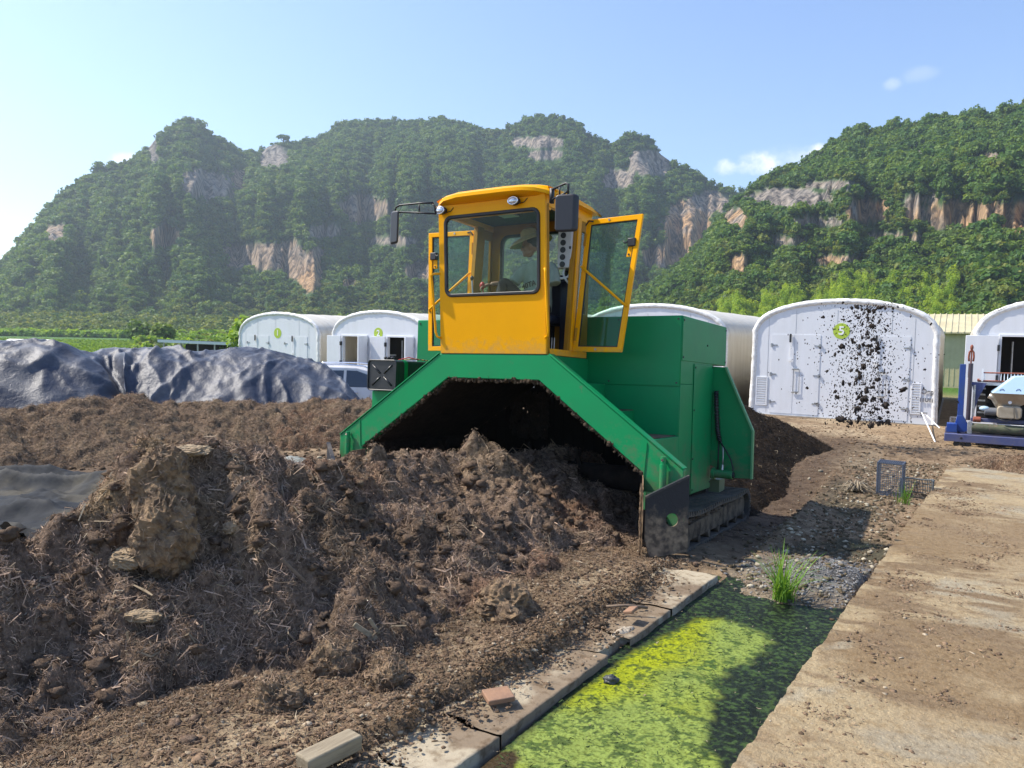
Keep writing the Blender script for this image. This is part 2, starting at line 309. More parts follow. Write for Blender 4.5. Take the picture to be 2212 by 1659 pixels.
# ------------------------------------------------------------------ ground (site frame t, r)
def drop(t, r):
    return -.65*sst(-5.5, -12, t) - 1.1*sst(-12, -45, t)
def tp_(t, r): return t-.056*r
CH0, CH1 = 2.68, 3.745           # channel edges
def ch_in(t, r):
    wv = sst(-.4, .6, r); tp = tp_(t, r)+wv*.25*fbm(t, r, 1.3, 3, 26)
    return sst(CH0-.03-.3*wv, CH0+.03+.25*wv, tp)*(1-sst(CH1-.03, CH1+.03, tp_(t, r)))
def gravel_h(t, r):
    g = .20*np.exp(-(((t-3.42)/.42)**2+((r+.05)/.42)**2)) + .09*np.exp(-(((t-3.25)/.55)**2+((r+1.15)/.42)**2))
    return g
def gz(t, r):
    t = np.asarray(t, float); r = np.asarray(r, float); tp = tp_(t, r)
    z = drop(t, r)+.035*np.exp(-((t-1.6)/1.2)**4)*(1-sst(-.3, .5, r))
    near = np.exp(-((t/9)**2+((r-3)/12)**2))
    z = z + near*(.035*fbm(t, r, .7, 3, 3)+.035*fbm(t, r, 3., 4, 5)+.02*fbm(t, r, 13., 3, 9))
    w = ch_in(t, r)*(1-sst(7.5, 9, r))
    fill = -.30+.21*sst(-1.35, -.5, r)
    zc = fill+gravel_h(t, r)+.03*fbm(t, r, 4, 4, 21)+.015*fbm(t, r, 17, 3, 22)-.05*sst(.25, .5, fbm(t, r, .9, 2, 25))*sst(.5, 1, r)
    z = z*(1-w)+zc*w
    slab = sst(CH1-.05, CH1+.02, tp)*(1-sst(7.25, 7.4, r))
    z = z*(1-slab)+(-.12)*slab
    ls = sst(2.20, 2.34, tp+.22*fbm(t, r, 1.1, 3, 27)+.08*fbm(t, r, 5, 2, 28))*(1-sst(CH0-.05, CH0+.02, tp))*(1-sst(-.5, -.3, r))
    z = z*(1-ls)+(-.11)*ls
    lane = sst(-1.2, .3, r)*(1-sst(3.2, 6.5, r))*sst(-3.2, -2.5, t)*(1-sst(2.55, 2.75, t))
    return z-lane*(.10+.060*np.clip(r, 0, 3.2))
def lines(a, b, st, far, k=1.13):
    m = list(np.arange(a, b+1e-6, st)); s = st; x = a; lo = []
    while x > -far: s *= k; x -= s; lo.append(x)
    s = st; x = b; hi = []
    while x < far: s *= k; x += s; hi.append(x)
    return np.array(lo[::-1]+m+hi)
tl, rl = lines(-9, 8, .05, 1250), lines(-6.5, 13, .055, 1250)
T, RR = np.meshgrid(tl, rl, indexing='ij'); Z = gz(T, RR)
dirt = np.array([.25, .18, .112]); dark = np.array([.085, .058, .04]); sand = np.array([.36, .26, .155]); wetg = np.array([.055, .058, .038]); grey = np.array([.25, .23, .2])
n1 = fbm(T, RR, .8, 5, 40); n2 = fbm(T, RR, 5, 4, 41); n3 = fbm(T, RR, .25, 3, 43)
C = dirt[None, None]*(1+.3*n2[..., None])
def mix(C, c, m): m = np.clip(m, 0, 1)[..., None]; return C*(1-m)+np.asarray(c)*m
C = mix(C, sand, sst(8.5, 11.5, RR+1.2*n1)*sst(.5, 3.5, T+1.2*n1)*.85)
C = mix(C, [.36, .28, .18], sst(-.12, .2, fbm(T, RR, 1.5, 4, 47)+.4*n2)*sst(.3, .8, T)*(1-sst(2.8, 3.2, T))*.9)
C = mix(C, dark, sst(.05, .4, n1+.5*n2)*.6*(1-.6*sst(8, 12, RR)*sst(2, 4, T)))
pilez = np.exp(-((T+.05)/np.where(RR < -.3, 1.0, 2.5))**4)*(1-sst(9.5, 11, RR))
C = mix(C, dark*.8, pilez*.7*sst(-.3, .2, n2+.3))
C = mix(C, dark, np.exp(-((T-2.3)/.55)**2)*sst(0, 1.5, RR)*(1-sst(9, 11, RR))*.8)
C = mix(C, dark*.9, sst(-2.2, -3.5, T)*sst(-15, -11, T)*(1-sst(10, 14, RR))*.6*sst(-.4, .1, n1))
inch = ch_in(T, RR)*(1-sst(7.3, 8, RR))
C = mix(C, wetg, inch*sst(-.15, .2, n1+.4*n2)*.8); C = mix(C, [.15, .148, .14], np.clip(np.exp(-(((T-3.35)/.5)**2+((RR-.05)/.6)**2))*1.6, 0, 1)*inch)
C = mix(C, [.19, .155, .11], np.clip(np.exp(-(((T-3.2)/.5)**2+((RR+1.1)/.4)**2))*1.3, 0, 1)*inch)
C = mix(C, [.02, .026, .02], inch*(1-sst(-1.45, -.95, RR+.25*n1)))
green = np.array([.075, .16, .028])
fld = np.maximum(sst(-13, -18, T)*sst(7, 13, RR-.25*(T+15)), sst(22, 30, RR))
C = mix(C, green*(1+.3*n2[..., None]), fld)
wx = O2.x+U.x*T+V.x*RR; wy = O2.y+U.y*T+V.y*RR
C = mix(C, [.36, .17, .075], sst(203, 208, wy+.06*wx)*(1-sst(238, 246, wy+.06*wx))*sst(-75, -65, wx)*.9)
me = npmesh('ground', np.stack([T, RR, Z], -1).reshape(-1, 3), gridfaces(len(tl), len(rl)), np.clip(C, .005, 1).reshape(-1, 3))
DIRT = mat('yard_dirt', (.2, .15, .1), .92, attr=True, c2=(.55, .52, .5), ns=9, lo=.45, hi=.62, bump=(28, .8, .03), spec=.15, c3=(1.5, 1.45, 1.4), ns3=40, lo3=.58, hi3=.7)
g = link('ground', me, DIRT); g.matrix_world = SITE; tag(g, kind='structure')

# water with algae in the drainage channel
tt = np.arange(2.5, 4.0, .008); rr_ = np.arange(-6.2, -.35, .008)
T, RR = np.meshgrid(tt, rr_, indexing='ij'); tp = tp_(T, RR)
a1 = fbm(T, RR, 2.2, 4, 60); a2 = fbm(T, RR*1.0, 11, 4, 61); a3 = ridged(T, RR, 26, 3, 62); a4 = fbm(T, RR, 45, 3, 63)
edge = np.interp(RR, [-9, -3.75, -3.5, -3.25, -2.9, -2.45, -2.1, -1.7, -1], [3.80, 3.80, 3.74, 3.56, 3.42, 3.34, 3.44, 3.45, 3.36])+.10*a1
m = sst(.05, -.06, tp-edge+.06*a2)*sst(.08, -.1, RR+1.38+.7*(tp-3.0)*np.sign(tp-3.0)*.9+.15*a1+.05*a2)*sst(0, .10, tp-2.665-.02*(1+a2)-.12*sst(-2.4, -1.5, RR))
yel = sst(-.25, .35, fbm(T, RR, 1.1, 3, 66)+.5*sst(3.2, 2.8, tp)-.2)
algc = np.array([.21, .27, .055])[None, None]*(1-yel[..., None])+np.array([.28, .315, .006])[None, None]*yel[..., None]
algc = algc*(1+.28*a2+.22*a4)[..., None]
hole = np.maximum(sst(.38, .55, a3*.55+a2*.75), sst(.33, .45, a4+.55*a2-.1))
fl = fbm(T+.4*RR, RR-.3*T, 20, 2, 68)+.8*fbm((T+.5*RR)*.6, (RR-.5*T)*2., 34, 2, 69)
algc = mix(algc, [.035, .07, .012], sst(.30, .5, fl)*.75); algc = mix(algc, [.03, .055, .012], hole*.8); algc = mix(algc, [.06, .11, .02], sst(.1, .45, fbm(T, RR, 2.6, 4, 67)+.25*a2+.5*sst(-3.3, -3.9, RR)-.1)*sst(.1, .5, a4+a2*.6)*.8)
drk = np.array([.010, .016, .009])[None, None]*(1+.7*a4+.6*a2)[..., None]
drk = mix(drk, [.05, .09, .022], sst(.0, .4, a4+.3*a2)*.75)
brown = np.exp(-(((tp-2.78)/.10)**2+((RR+3.95)/.16)**2))
C = drk*(1-m[..., None])+algc*m[..., None]; C = mix(C, [.045, .028, .01], sst(.35, .6, brown+.35*a2))
Z = -.082+.006*m*(1+a2)+.004*a4*m
me = npmesh('water', np.stack([T, RR, Z], -1).reshape(-1, 3), gridfaces(len(tt), len(rr_)), np.clip(C, .004, 1).reshape(-1, 3))
ALG = mat('algae_water', (.2, .3, .05), .5, attr=True, bump=(70, .6, .012), c2=(.55, .55, .4), ns=55, lo=.5, hi=.6, spec=.22)
o = link('water', me, ALG); o.matrix_world = SITE; tag(o, kind='structure')

# right concrete apron and the broken strip on the other side of the channel
def slab(name, tA, tB, r0, r1, step, zt, depth, jag, label_mat, seed, colf, wig=0):
    rs = np.arange(r0, r1+1e-6, step); 
    ns = max(6, int((tB-tA)/step)) if tB-tA < 3 else 90
    ss = np.linspace(0, 1, ns) if tB-tA < 3 else np.linspace(0, 1, ns)**2.2
    S_, Rr = np.meshgrid(ss, rs, indexing='ij')
    ea = tA+.056*Rr+jag*fbm(Rr*0+seed, Rr, 5, 4, seed)+jag*.8*ridged(Rr*0+seed, Rr, 17, 2, seed+1)
    eb = tB+.056*Rr+jag*fbm(Rr*0+seed+5, Rr, 5, 4, seed+2)
    T = ea*(1-S_)+eb*S_
    if wig: Rr = Rr+.20*((1-(Rr-r0)/(r1-r0))*fbm(T, T*0+r0*1.7, 2.4, 4, 7)+((Rr-r0)/(r1-r0))*fbm(T, T*0+r1*1.7, 2.4, 4, 7))
    z = zt+.006*fbm(T, Rr, 2, 3, seed+3)+.006*fbm(T, Rr, 12, 3, seed+4)
    z = z-.02*(1-sst(0, .02, S_))*sst(-.2, .5, fbm(T*0, Rr, 9, 3, seed+6))
    v = np.stack([T, Rr, z], -1).reshape(-1, 3); f = gridfaces(ns, len(rs)); c = colf(T, Rr).reshape(-1, 3)
    m = len(rs); n0 = len(v)
    sk = v[:m].copy(); sk[:, 2] -= depth; sk[:, 0] += .015*vn(sk[:, 1]*30, sk[:, 1]*0, 3)
    sk2 = v[-m:].copy(); sk2[:, 2] -= depth
    v = np.concatenate([v, sk, sk2]); k = np.arange(m-1)
    f = np.concatenate([f, np.stack([k, k+1, n0+k+1, n0+k], -1), np.stack([n0-m+k, n0+m+k, n0+m+k+1, n0-m+k+1], -1)])
    c = np.concatenate([c, c[:m]*.55, c[-m:]*.55])
    o = link(name, npmesh(name, v, f, np.clip(c, .01, 1)), label_mat); o.matrix_world = SITE
    return tag(o, kind='structure')
def colA(T, Rr):
    a = fbm(T, Rr, .7, 4, 70); b = fbm(T, Rr, 3.2, 4, 71); c = fbm(T*.5, Rr, 14, 3, 72); d = fbm(T*.6, Rr*1.6, 2.2, 5, 75)
    C = np.array([.335, .262, .158])[None, None]*np.ones(T.shape)[..., None]*(1+.12*c)[..., None]
    C = mix(C, [.205, .142, .078], sst(-.12, .3, a+.5*b)*.9)
    C = mix(C, [.31, .28, .21], sst(.05, .45, b-.6*a+.12*(T-5.5))*.7)
    C = mix(C, [.19, .135, .08], sst(.12, .45, d+.3*c+.25*np.exp(-((tp_(T, Rr)-4.0-.45*a)/.35)**2)*sst(-3, -.5, Rr)))
    C = mix(C, [.24, .175, .105], sst(-.1, .4, fbm(T, Rr, .45, 3, 78))*.45)
    return C
CONA = mat('concrete_apron', (.4, .3, .2), .85, attr=True, c2=(.80, .76, .71), ns=17, lo=.47, hi=.62, detail=12, bump=(30, 1., .02), spec=.15, c3=(1.4, 1.36, 1.3), ns3=75, lo3=.55, hi3=.66)
slab('pavement', CH1, 16.5, -9, 7.35, .03, .0, .3, .009, CONA, 80, colA)
def colB(T, Rr):
    a = fbm(T, Rr, 1.6, 4, 90); b = fbm(T, Rr, 6, 4, 91)
    C = np.array([.37, .315, .225])[None, None]*(1+.14*b)[..., None]
    x = tp_(T, Rr)
    C = mix(C, [.17, .12, .08], sst(.0, .28, 2.22-x+.35*a+.25*b)*.95)
    C = mix(C, [.18, .13, .085], sst(-.08, .22, a+.6*b)*.85); C = mix(C, [.15, .11, .075], sst(-1.6, -.7, Rr)*sst(-.3, .1, a)*.7)
    return C
CONB = mat('broken_concrete', (.5, .42, .3), .88, attr=True, c2=(.6, .55, .5), ns=14, lo=.5, hi=.66, bump=(30, .6, .012), spec=.2)
cuts = [-9, -5.6, -4.3, -3.82, -2.62, -2.22, -1.5, -.55]
for i in range(7):
    gap = .012 if i % 2 else .026
    o = slab('pavement', 1.55, CH0-(.012*rnd.random() if i != 4 else .07), cuts[i], cuts[i+1]-gap, .02, -.004-.010*rnd.random(), .22, .016, CONB, 100, colB, 1)
    o.matrix_world = SITE @ Matrix.Translation((2.1, cuts[i], -.02)) @ Matrix.Rotation(R(rnd.uniform(-.3, .5)), 4, 'Y') @ Matrix.Rotation(R(rnd.uniform(-.5, .5)), 4, 'Z') @ Matrix.Translation((-2.1, -cuts[i], 0))

# ------------------------------------------------------------------ compost heaps
COMP = mat('compost', (.05, .03, .02), .93, attr=True, c2=(.45, .43, .42), ns=22, lo=.42, hi=.6, bump=(42, 1., .035), spec=.12, c3=(1.7, 1.6, 1.5), ns3=75, lo3=.56, hi3=.68)
STRAW = mat('straw_fibre', (.1, .07, .05), .85, attr=True, spec=.15)
bas = np.array([.172, .120, .080]); red = np.array([.165, .085, .05]); dry = np.array([.27, .20, .125]); sandc = np.array([.27, .19, .105])
PUR = np.array([.225, .160, .115])
def ribbons(name, P, Nrm, n, lmin, lmax, wmin, wmax, seed, parent=None, flat=.75, colf=None, light=.1, M=None, label=None):
    """n curved fibres lying on points P (Nx3) with normals Nrm"""
    g = np.random.default_rng(seed); idx = g.integers(0, len(P), n); p = P[idx]+g.normal(0, .006, (n, 3)); nr = Nrm[idx]
    a = g.normal(0, 1, (n, 3)); a -= nr*(a*nr).sum(1, keepdims=True); a /= np.linalg.norm(a, axis=1, keepdims=True)+1e-9
    tilt = np.abs(g.normal(0, 1-flat, (n, 1))); d = a+nr*tilt; d /= np.linalg.norm(d, axis=1, keepdims=True)
    ln = (lmin+(lmax-lmin)*g.random((n, 1))**2.6); wd = wmin+(wmax-wmin)*g.random((n, 1))**2
    side = np.cross(d, nr+g.normal(0, .5, (n, 3))); side /= np.linalg.norm(side, axis=1, keepdims=True)+1e-9
    bend = (np.cross(d, side)*g.normal(0, .22, (n, 1))+side*g.normal(0, .22, (n, 1)))*ln
    v = []
    for k in (-.5, 0., .5):
        c = p+d*ln*k+bend*(1-4*k*k)+nr*(.012+.25*ln*tilt*.0)
        ww = wd*(1 if k == 0 else .6)
        v += [c-side*ww/2, c+side*ww/2]
    v = np.stack(v, 1).reshape(-1, 3); b = np.arange(n)[:, None]*6
    f = np.concatenate([b+np.array([[0, 1, 3, 2]]), b+np.array([[2, 3, 5, 4]])], 1).reshape(-1, 4)
    q = g.random((n, 1)); base = colf(p) if colf is not None else np.repeat(bas[None], n, 0)
    c = base*(.5+1.1*g.random((n, 1)))
    c = np.where(q < light, np.array([.23, .18, .12])*(.5+.8*g.random((n, 1))), c)
    c = np.where(q > .985, np.array([.42, .35, .25])*(.6+.5*g.random((n, 1))), c)
    me = npmesh(name, v, f, np.repeat(c, 6, 0), smooth=False)
    o = link(name, me, STRAW, parent)
    if M is not None and parent is None: o.matrix_world = M
    return tag(o, kind='stuff')
def gridnormals(X, Y, Z):
    du = np.stack([np.gradient(X, axis=0), np.gradient(Y, axis=0), np.gradient(Z, axis=0)], -1)
    dv = np.stack([np.gradient(X, axis=1), np.gradient(Y, axis=1), np.gradient(Z, axis=1)], -1)
    n = np.cross(du, dv); n /= np.linalg.norm(n, axis=-1, keepdims=True)+1e-9
    return np.where(n[..., 2:3] < 0, -n, n)
def heapnoise(T, Rr, s, k=1.):
    wx = T+.12*fbm(T, Rr, 2.2, 3, s+50); wy = Rr+.12*fbm(T, Rr, 2.2, 3, s+51)
    b = np.abs(fbm(wx, wy, 1.6, 2, s)); c = np.abs(fbm(wx, wy, 4.2, 2, s+2)); d = np.abs(fbm(wx, wy, 10, 3, s+4)); e = fbm(T, Rr, 30, 3, s+6)
    return k*(.24*b+.16*c+.075*d+.022*e-.04)
# the windrow the machine drives into
tt = np.arange(-3.0, 2.75, .02); rr_ = np.arange(-7.2, 1.9, .02)
T, RR = np.meshgrid(tt, rr_, indexing='ij')
kx = [-8, -6, -4.9, -4.3, -4.0, -3.75, -3.2, -2.8, -2.4, -1.8, -1.5, -1.2, -.5, -.1, .4, 1.9]
kh = [.50, .58, .64, .92, 1.24, 1.26, 1.12, .84, .80, .84, .86, .76, .72, .76, .66, .55]
H = np.interp(RR, kx, kh)
tc_ = -.05+.16*np.sin(RR*1.7)+.1*fbm(RR, RR*0, .9, 2, 11)
wR = np.interp(RR, [-8, -5.2, -4.4, -3.7, -2.6, -1.2, -.5, 1.9], [.95, .92, 1.05, 1.62, 1.42, 1.6, 1.55, 1.25])+.18*fbm(T*.3, RR, 1.6, 3, 12)
wL = np.interp(RR, [-8, -5.4, -4.6, -3.2, -2.2, -1, 2], [1.6, 1.5, 1.0, 1.1, 1.6, 1.25, 1.3])+.15*fbm(T*.3, RR, 1.6, 3, 13)
q = np.where(T > tc_, (T-tc_)/wR, (tc_-T)/wL); q = np.abs(q)
prof = np.where(T > tc_, np.sign(1-q)*np.abs(1-q)**1.18, 1-q**1.3); prof = np.clip(prof, -.35, 1)
Z = H*prof
for (bt, br, bh, bw) in ((.12, -.15, .20, .34), (.95, -.75, .20, .38), (-.1, -1.5, .08, .3), (1.52, -2.36, .27, .23), (1.5, -1.55, .15, .25), (1.0, -2.1, .16, .3), (1.55, -4.0, .18, .2), (1.42, -4.35, .16, .16), (1.2, -3.2, .14, .3), (-.15, -3.98, .10, .22), (.75, -3.4, .14, .3), (.5, -4.4, .12, .3), (1.95, -2.0, .12, .16), (2.2, -1.45, .1, .2), (.3, -2.7, .14, .3), (.7, -1.4, .13, .28)):
    Z = Z+bh*np.exp(-(((T-bt)/bw)**2+((RR-br)/bw)**2)**1.3)
env = sst(-.3, .25, prof)
Z = Z+heapnoise(T, RR, 200, 1.25)*(.2+.8*env)-.10
gl_ = gz(T, RR)
Z = np.where(prof < -.05, Z-.25*sst(-.05, -.3, prof), Z)
Z = np.minimum(Z, np.where(RR > 0, 1.08, 9))
n1 = fbm(T, RR, 1.3, 4, 220); n2 = fbm(T, RR, 6, 4, 221)
C = PUR[None, None]*np.ones(T.shape)[..., None]
C = mix(C, red, sst(.1, .4, n1)*.6); C = mix(C, dry, sst(.1, .5, n2+.45*(Z-.6))*.5); C = mix(C, bas*.6, sst(.15, .5, -n1+.4*n2)*.6)
C = mix(C, dry, np.exp(-(((T-.2)/.55)**2+((RR+.3)/.55)**2))*.6)
C = mix(C, sandc, np.clip(np.exp(-(((T+.12)/.30)**2+((RR+4.1)/.30)**2))*1.2, 0, 1)*sst(-.25, .2, n2+.1)*.8)
msk = Z > gl_-.03
f = gridfaces(len(tt), len(rr_), msk); vv = np.stack([T, RR, Z], -1).reshape(-1, 3)
Nn = gridnormals(T, RR, Z); 
v_, f_, c_ = compact(vv, f, C.reshape(-1, 3))
pile = link('compost_windrow', npmesh('compost_windrow', v_, f_, np.clip(c_, .01, 1)), COMP); pile.matrix_world = SITE
tag(pile, 'lumpy dark brown compost heap in front of the green machine, being turned', 'compost heap')
pm = (Z > gl_+.01); PP = vv[pm.ravel()]; PN = Nn.reshape(-1, 3)[pm.ravel()]; PC = C.reshape(-1, 3)[pm.ravel()]
def pcol(p):
    i = np.clip(((p[:, 0]-tt[0])/.02).astype(int), 0, len(tt)-1); j = np.clip(((p[:, 1]-rr_[0])/.02).astype(int), 0, len(rr_)-1); return C[i, j]*1.25
wgt = np.exp(2.2*fbm(PP[:, 0], PP[:, 1], 1.4, 3, 230)+1.6*fbm(PP[:, 0], PP[:, 1], 6, 3, 231)+1.2*(PN[:, 2]-.6)); ii = np.random.default_rng(3).choice(len(PP), 160000, p=wgt/wgt.sum())
ribbons('straw', PP[ii], PN[ii], 125000, .015, .11, .002, .006, 1, pile, .62, pcol, .08)
ribbons('straw', PP, PN, 45000, .01, .05, .0015, .004, 4, pile, .5, pcol, .05)
ribbons('wood_shreds', PP[ii], PN[ii], 6500, .04, .20, .006, .016, 2, pile, .72, pcol, .22)
# loose lumps lying on the heap
g_c = np.random.default_rng(19); k_ = g_c.choice(len(PP), 2600); cl_ = MB()
for q_, (p_, n_) in enumerate(zip(PP[k_], PN[k_])):
    s_ = .010+.045*g_c.random()**3
    cl_.ell(Vector(p_)+Vector(n_)*s_*.2, (s_*g_c.uniform(.8, 1.3), s_*g_c.uniform(.8, 1.3), s_*.75), seg=9, rings=7, nz=.8, sd=q_)
lo_ = cl_.build('crumbled_lumps', mat('compost_lump', (.16, .112, .078), .95, c2=(.085, .06, .044), ns=14, bump=(50, 1., .02), spec=.1, c3=(.19, .14, .09), ns3=9, lo3=.6, hi3=.7), pile, smooth=True); tag(lo_, kind='stuff')
PILE = (tt, rr_, Z)
def pz(t, r):
    a_, b_, c_ = PILE; return float(c_[int(np.clip((t-a_[0])/.02, 0, len(a_)-1)), int(np.clip((r-b_[0])/.02, 0, len(b_)-1))])

def heap(name, spine, wf, wb, step, seed, label, cat, amp=1., pw=1.35, nstr=0, colm=None, light=.08):
    """loft along a spine of (x, y, crest height above its ground); wf on the camera side, wb behind"""
    sp = np.array(spine, float); seg = np.r_[0, np.cumsum(np.linalg.norm(np.diff(sp[:, :2], axis=0), axis=1))]
    s = np.arange(0, seg[-1], step); X = np.interp(s, seg, sp[:, 0]); Y = np.interp(s, seg, sp[:, 1]); Hh = np.interp(s, seg, sp[:, 2])
    dx, dy = np.gradient(X), np.gradient(Y)
    k = max(3, int(1.2/step)) | 1; ker = np.ones(k)/k; pad = lambda a: np.convolve(np.r_[np.full(k//2, a[0]), a, np.full(k//2, a[-1])], ker, 'valid')
    dx, dy = pad(dx), pad(dy); l = np.hypot(dx, dy); nx, ny = -dy/l, dx/l
    qs = np.arange(-wf*1.25, wb*1.25+1e-6, step); Sg, Q = np.meshgrid(np.arange(len(s)), qs, indexing='ij')
    XX = X[Sg]+nx[Sg]*Q; YY = Y[Sg]+ny[Sg]*Q
    wv = 1+.12*fbm(s[Sg]*.7, Q*0, 1.3, 3, seed+9)
    q = np.where(Q < 0, -Q/wf, Q/wb)/wv
    ends = sst(0, 1.0, s[Sg])*sst(0, 1.6, s[-1]-s[Sg])
    q0 = site_np(XX, YY); base = gz(*q0)
    prof = np.clip(1-np.abs(q)**pw, -.3, 1)
    Zz = base+Hh[Sg]*prof*ends+(heapnoise(XX, YY, seed, amp)-.08*amp)*(.3+.7*sst(-.2, .3, prof))-.12*(1-ends)
    return s, Sg, Q, q, XX, YY, Zz, base, prof
def site_np(X, Y):
    qx, qy = X-O2.x, Y-O2.y; return qx*U.x+qy*U.y, qx*V.x+qy*V.y
def compost_heap(name, spine, wf, wb, step, seed, label, nstr, amp=1., dark=1., light=.08):
    s, Sg, Q, q, X, Y, Zz, base, prof = heap(name, spine, wf, wb, step, seed, label, '', amp)
    n1 = fbm(X, Y, 1.1, 4, seed+20); n2 = fbm(X, Y, 6, 4, seed+21)
    C = bas[None, None]*np.ones(X.shape)[..., None]*1.1
    C = mix(C, red, sst(.0, .4, n1)*.6); C = mix(C, dry, sst(.1, .5, n2+.2)*.45); C *= dark
    vv = np.stack([X, Y, Zz], -1).reshape(-1, 3); f = gridfaces(*X.shape, Zz > base-.04)
    v_, f_, c_ = compact(vv, f, C.reshape(-1, 3))
    o = link(name, npmesh(name, v_, f_, np.clip(c_, .008, 1)), COMP); tag(o, label, 'compost heap')
    m = (Zz > base).ravel(); N = gridnormals(X, Y, Zz).reshape(-1, 3)
    Cm = C.reshape(-1, 3)[m]; P = vv[m]
    if nstr: ribbons('straw', P, N[m], nstr, .025, .12, .003, .009, seed, o, .6, lambda p: np.repeat((bas*1.35*dark)[None], len(p), 0), light)
    return o
def onspine(L, off=0.): 
    out = []
    for x, y, z in L:
        b = float(gz(*site_np(np.array(x), np.array(y)))); out.append((x, y, z-b+off))
    return out
wr = [(-12, 9.6, .74), (-8.5, 11.2, .73), (-8.02, 12, .70), (-7.45, 12.5, .74), (-7.0, 12.8, .80), (-6.68, 13, .86), (-6.31, 13.3, .74), (-5.8, 13.6, .69), (-4.99, 14.1, .63), (-4.1, 14.6, .62), (-3.38, 14.9, .66), (-2.79, 15.1, .68), (-1.5, 15.8, .65), (.2, 16.6, .5)]
compost_heap('compost_windrow', onspine(wr, -.02), 2.0, 1.2, .035, 300, 'long low compost windrow lying between the blue tarpaulin and the bare dirt lane', 70000, .8)
bw = [tuple(unsite(-.02, r))[:2]+(h,) for r, h in ((2.35, .62), (3.2, .95), (5, 1.02), (7, .98), (8.2, .8), (9.2, .45), (9.9, .1))]
compost_heap('compost_windrow', bw, 2.15, 2.15, .035, 330, 'freshly turned smooth blackish windrow trailing behind the machine towards greenhouse five', 34000, .45, .12, .01)
rh = [tuple(G(vx, vy))[:2]+(h,) for vx, vy, h in ((2060, 1003, .1), (2110, 1000, .17), (2170, 1012, .2), (2260, 1030, .22), (2400, 1060, .22))]
compost_heap('compost_ridge', rh, .5, .5, .025, 350, 'low ridge of loose brown compost crossing the far end of the concrete apron', 5000, .5, 1.05)

# ------------------------------------------------------------------ hills
ROCK = bpy.data.materials.new('limestone_hill'); ROCK.use_nodes = True; nt = ROCK.node_tree; L = nt.links; b = nt.nodes['Principled BSDF']; b.inputs['Roughness'].default_value = .95; b.inputs['Specular IOR Level'].default_value = .1
tc = nn(nt, 'ShaderNodeTexCoord'); mp = nn(nt, 'ShaderNodeMapping'); mp.inputs['Scale'].default_value = (.30, .30, .075); L.new(tc.outputs['Object'], mp.inputs[0])
no = nn(nt, 'ShaderNodeTexNoise'); no.inputs['Scale'].default_value = 1.; no.inputs['Detail'].default_value = 9; no.inputs['Roughness'].default_value = .65; L.new(mp.outputs[0], no.inputs['Vector'])
cr = nn(nt, 'ShaderNodeValToRGB'); e = cr.color_ramp.elements; e[0].position = .40; e[0].color = (.055, .055, .058, 1); e[1].position = .60; e[1].color = (.30, .275, .24, 1)
L.new(no.outputs[0], cr.inputs[0])
no2 = nn(nt, 'ShaderNodeTexNoise'); no2.inputs['Scale'].default_value = .07; no2.inputs['Detail'].default_value = 6; L.new(tc.outputs['Object'], no2.inputs['Vector'])
at = nn(nt, 'ShaderNodeAttribute', attribute_name='Col'); sp = nn(nt, 'ShaderNodeSeparateColor'); L.new(at.outputs['Color'], sp.inputs[0])
mr = nn(nt, 'ShaderNodeMapRange'); mr.inputs[1].default_value = .25; mr.inputs[2].default_value = .5; L.new(no2.outputs[0], mr.inputs[0])
mm = nn(nt, 'ShaderNodeMath', operation='MULTIPLY'); L.new(mr.outputs[0], mm.inputs[0]); L.new(sp.outputs[1], mm.inputs[1])
tan = nn(nt, 'ShaderNodeMix', data_type='RGBA', blend_type='MULTIPLY'); L.new(mm.outputs[0], tan.inputs['Factor']); L.new(cr.outputs[0], tan.inputs['A']); tan.inputs['B'].default_value = (1.65, 1.15, .70, 1)
soil = nn(nt, 'ShaderNodeMix', data_type='RGBA'); L.new(sp.outputs[0], soil.inputs['Factor']); soil.inputs['A'].default_value = (.045, .085, .024, 1); L.new(tan.outputs['Result'], soil.inputs['B'])
L.new(soil.outputs['Result'], b.inputs['Base Color'])
bp = nn(nt, 'ShaderNodeBump'); bp.inputs['Strength'].default_value = .9; bp.inputs['Distance'].default_value = 2.2; L.new(no.outputs[0], bp.inputs['Height']); L.new(bp.outputs[0], b.inputs['Normal'])

CLIFF_A = [(355, 511, 40, 27, 1), (585, 552, 112, 30, .5), (675, 590, 30, 40, 1), (640, 560, 40, 40, .6), (780, 451, 62, 30, .5), (450, 401, 66, 38, .2), (515, 385, 22, 26, .8), (595, 338, 34, 24, .1), (120, 501, 24, 20, .5), (910, 585, 38, 22, .5), (755, 611, 18, 10, 1), (1486, 495, 62, 62, 1), (1446, 552, 60, 26, .9), (1405, 352, 48, 30, .2), (1166, 307, 66, 12, .2), (1180, 335, 40, 10, .2), (1340, 385, 40, 20, .2), (1530, 440, 40, 30, .4), (330, 330, 12, 30, .1), (700, 500, 50, 14, .2), (850, 520, 60, 12, .2)]
CLIFF_B = [(1881, 457, 48, 32, 1), (2080, 462, 165, 30, .9), (2200, 470, 60, 40, 1), (1586, 472, 30, 22, 1), (1596, 572, 20, 22, 1), (1806, 562, 80, 13, .8), (1706, 428, 100, 20, .15), (1760, 480, 60, 12, .2), (2126, 342, 60, 12, .4), (1930, 512, 90, 10, .5), (1700, 520, 50, 10, .3), (1990, 330, 40, 8, .2), (1800, 400, 60, 9, .2), (2000, 430, 60, 10, .3)]
def cliffmask(X, Y, ells, sd):
    m = np.zeros_like(X); t = np.zeros_like(X); n = fbm(X, Y*.6, .035, 4, sd)*1.0+.45*fbm(X, Y*.5, .13, 2, sd+3)
    for cx, cy, a, b, k in ells:
        d = ((X-cx)/a)**2+((Y-cy)/b)**2; v = sst(1.15, .7, d+n*.8); t = np.where(v > m, k, t); m = np.maximum(m, v)
    return m, t
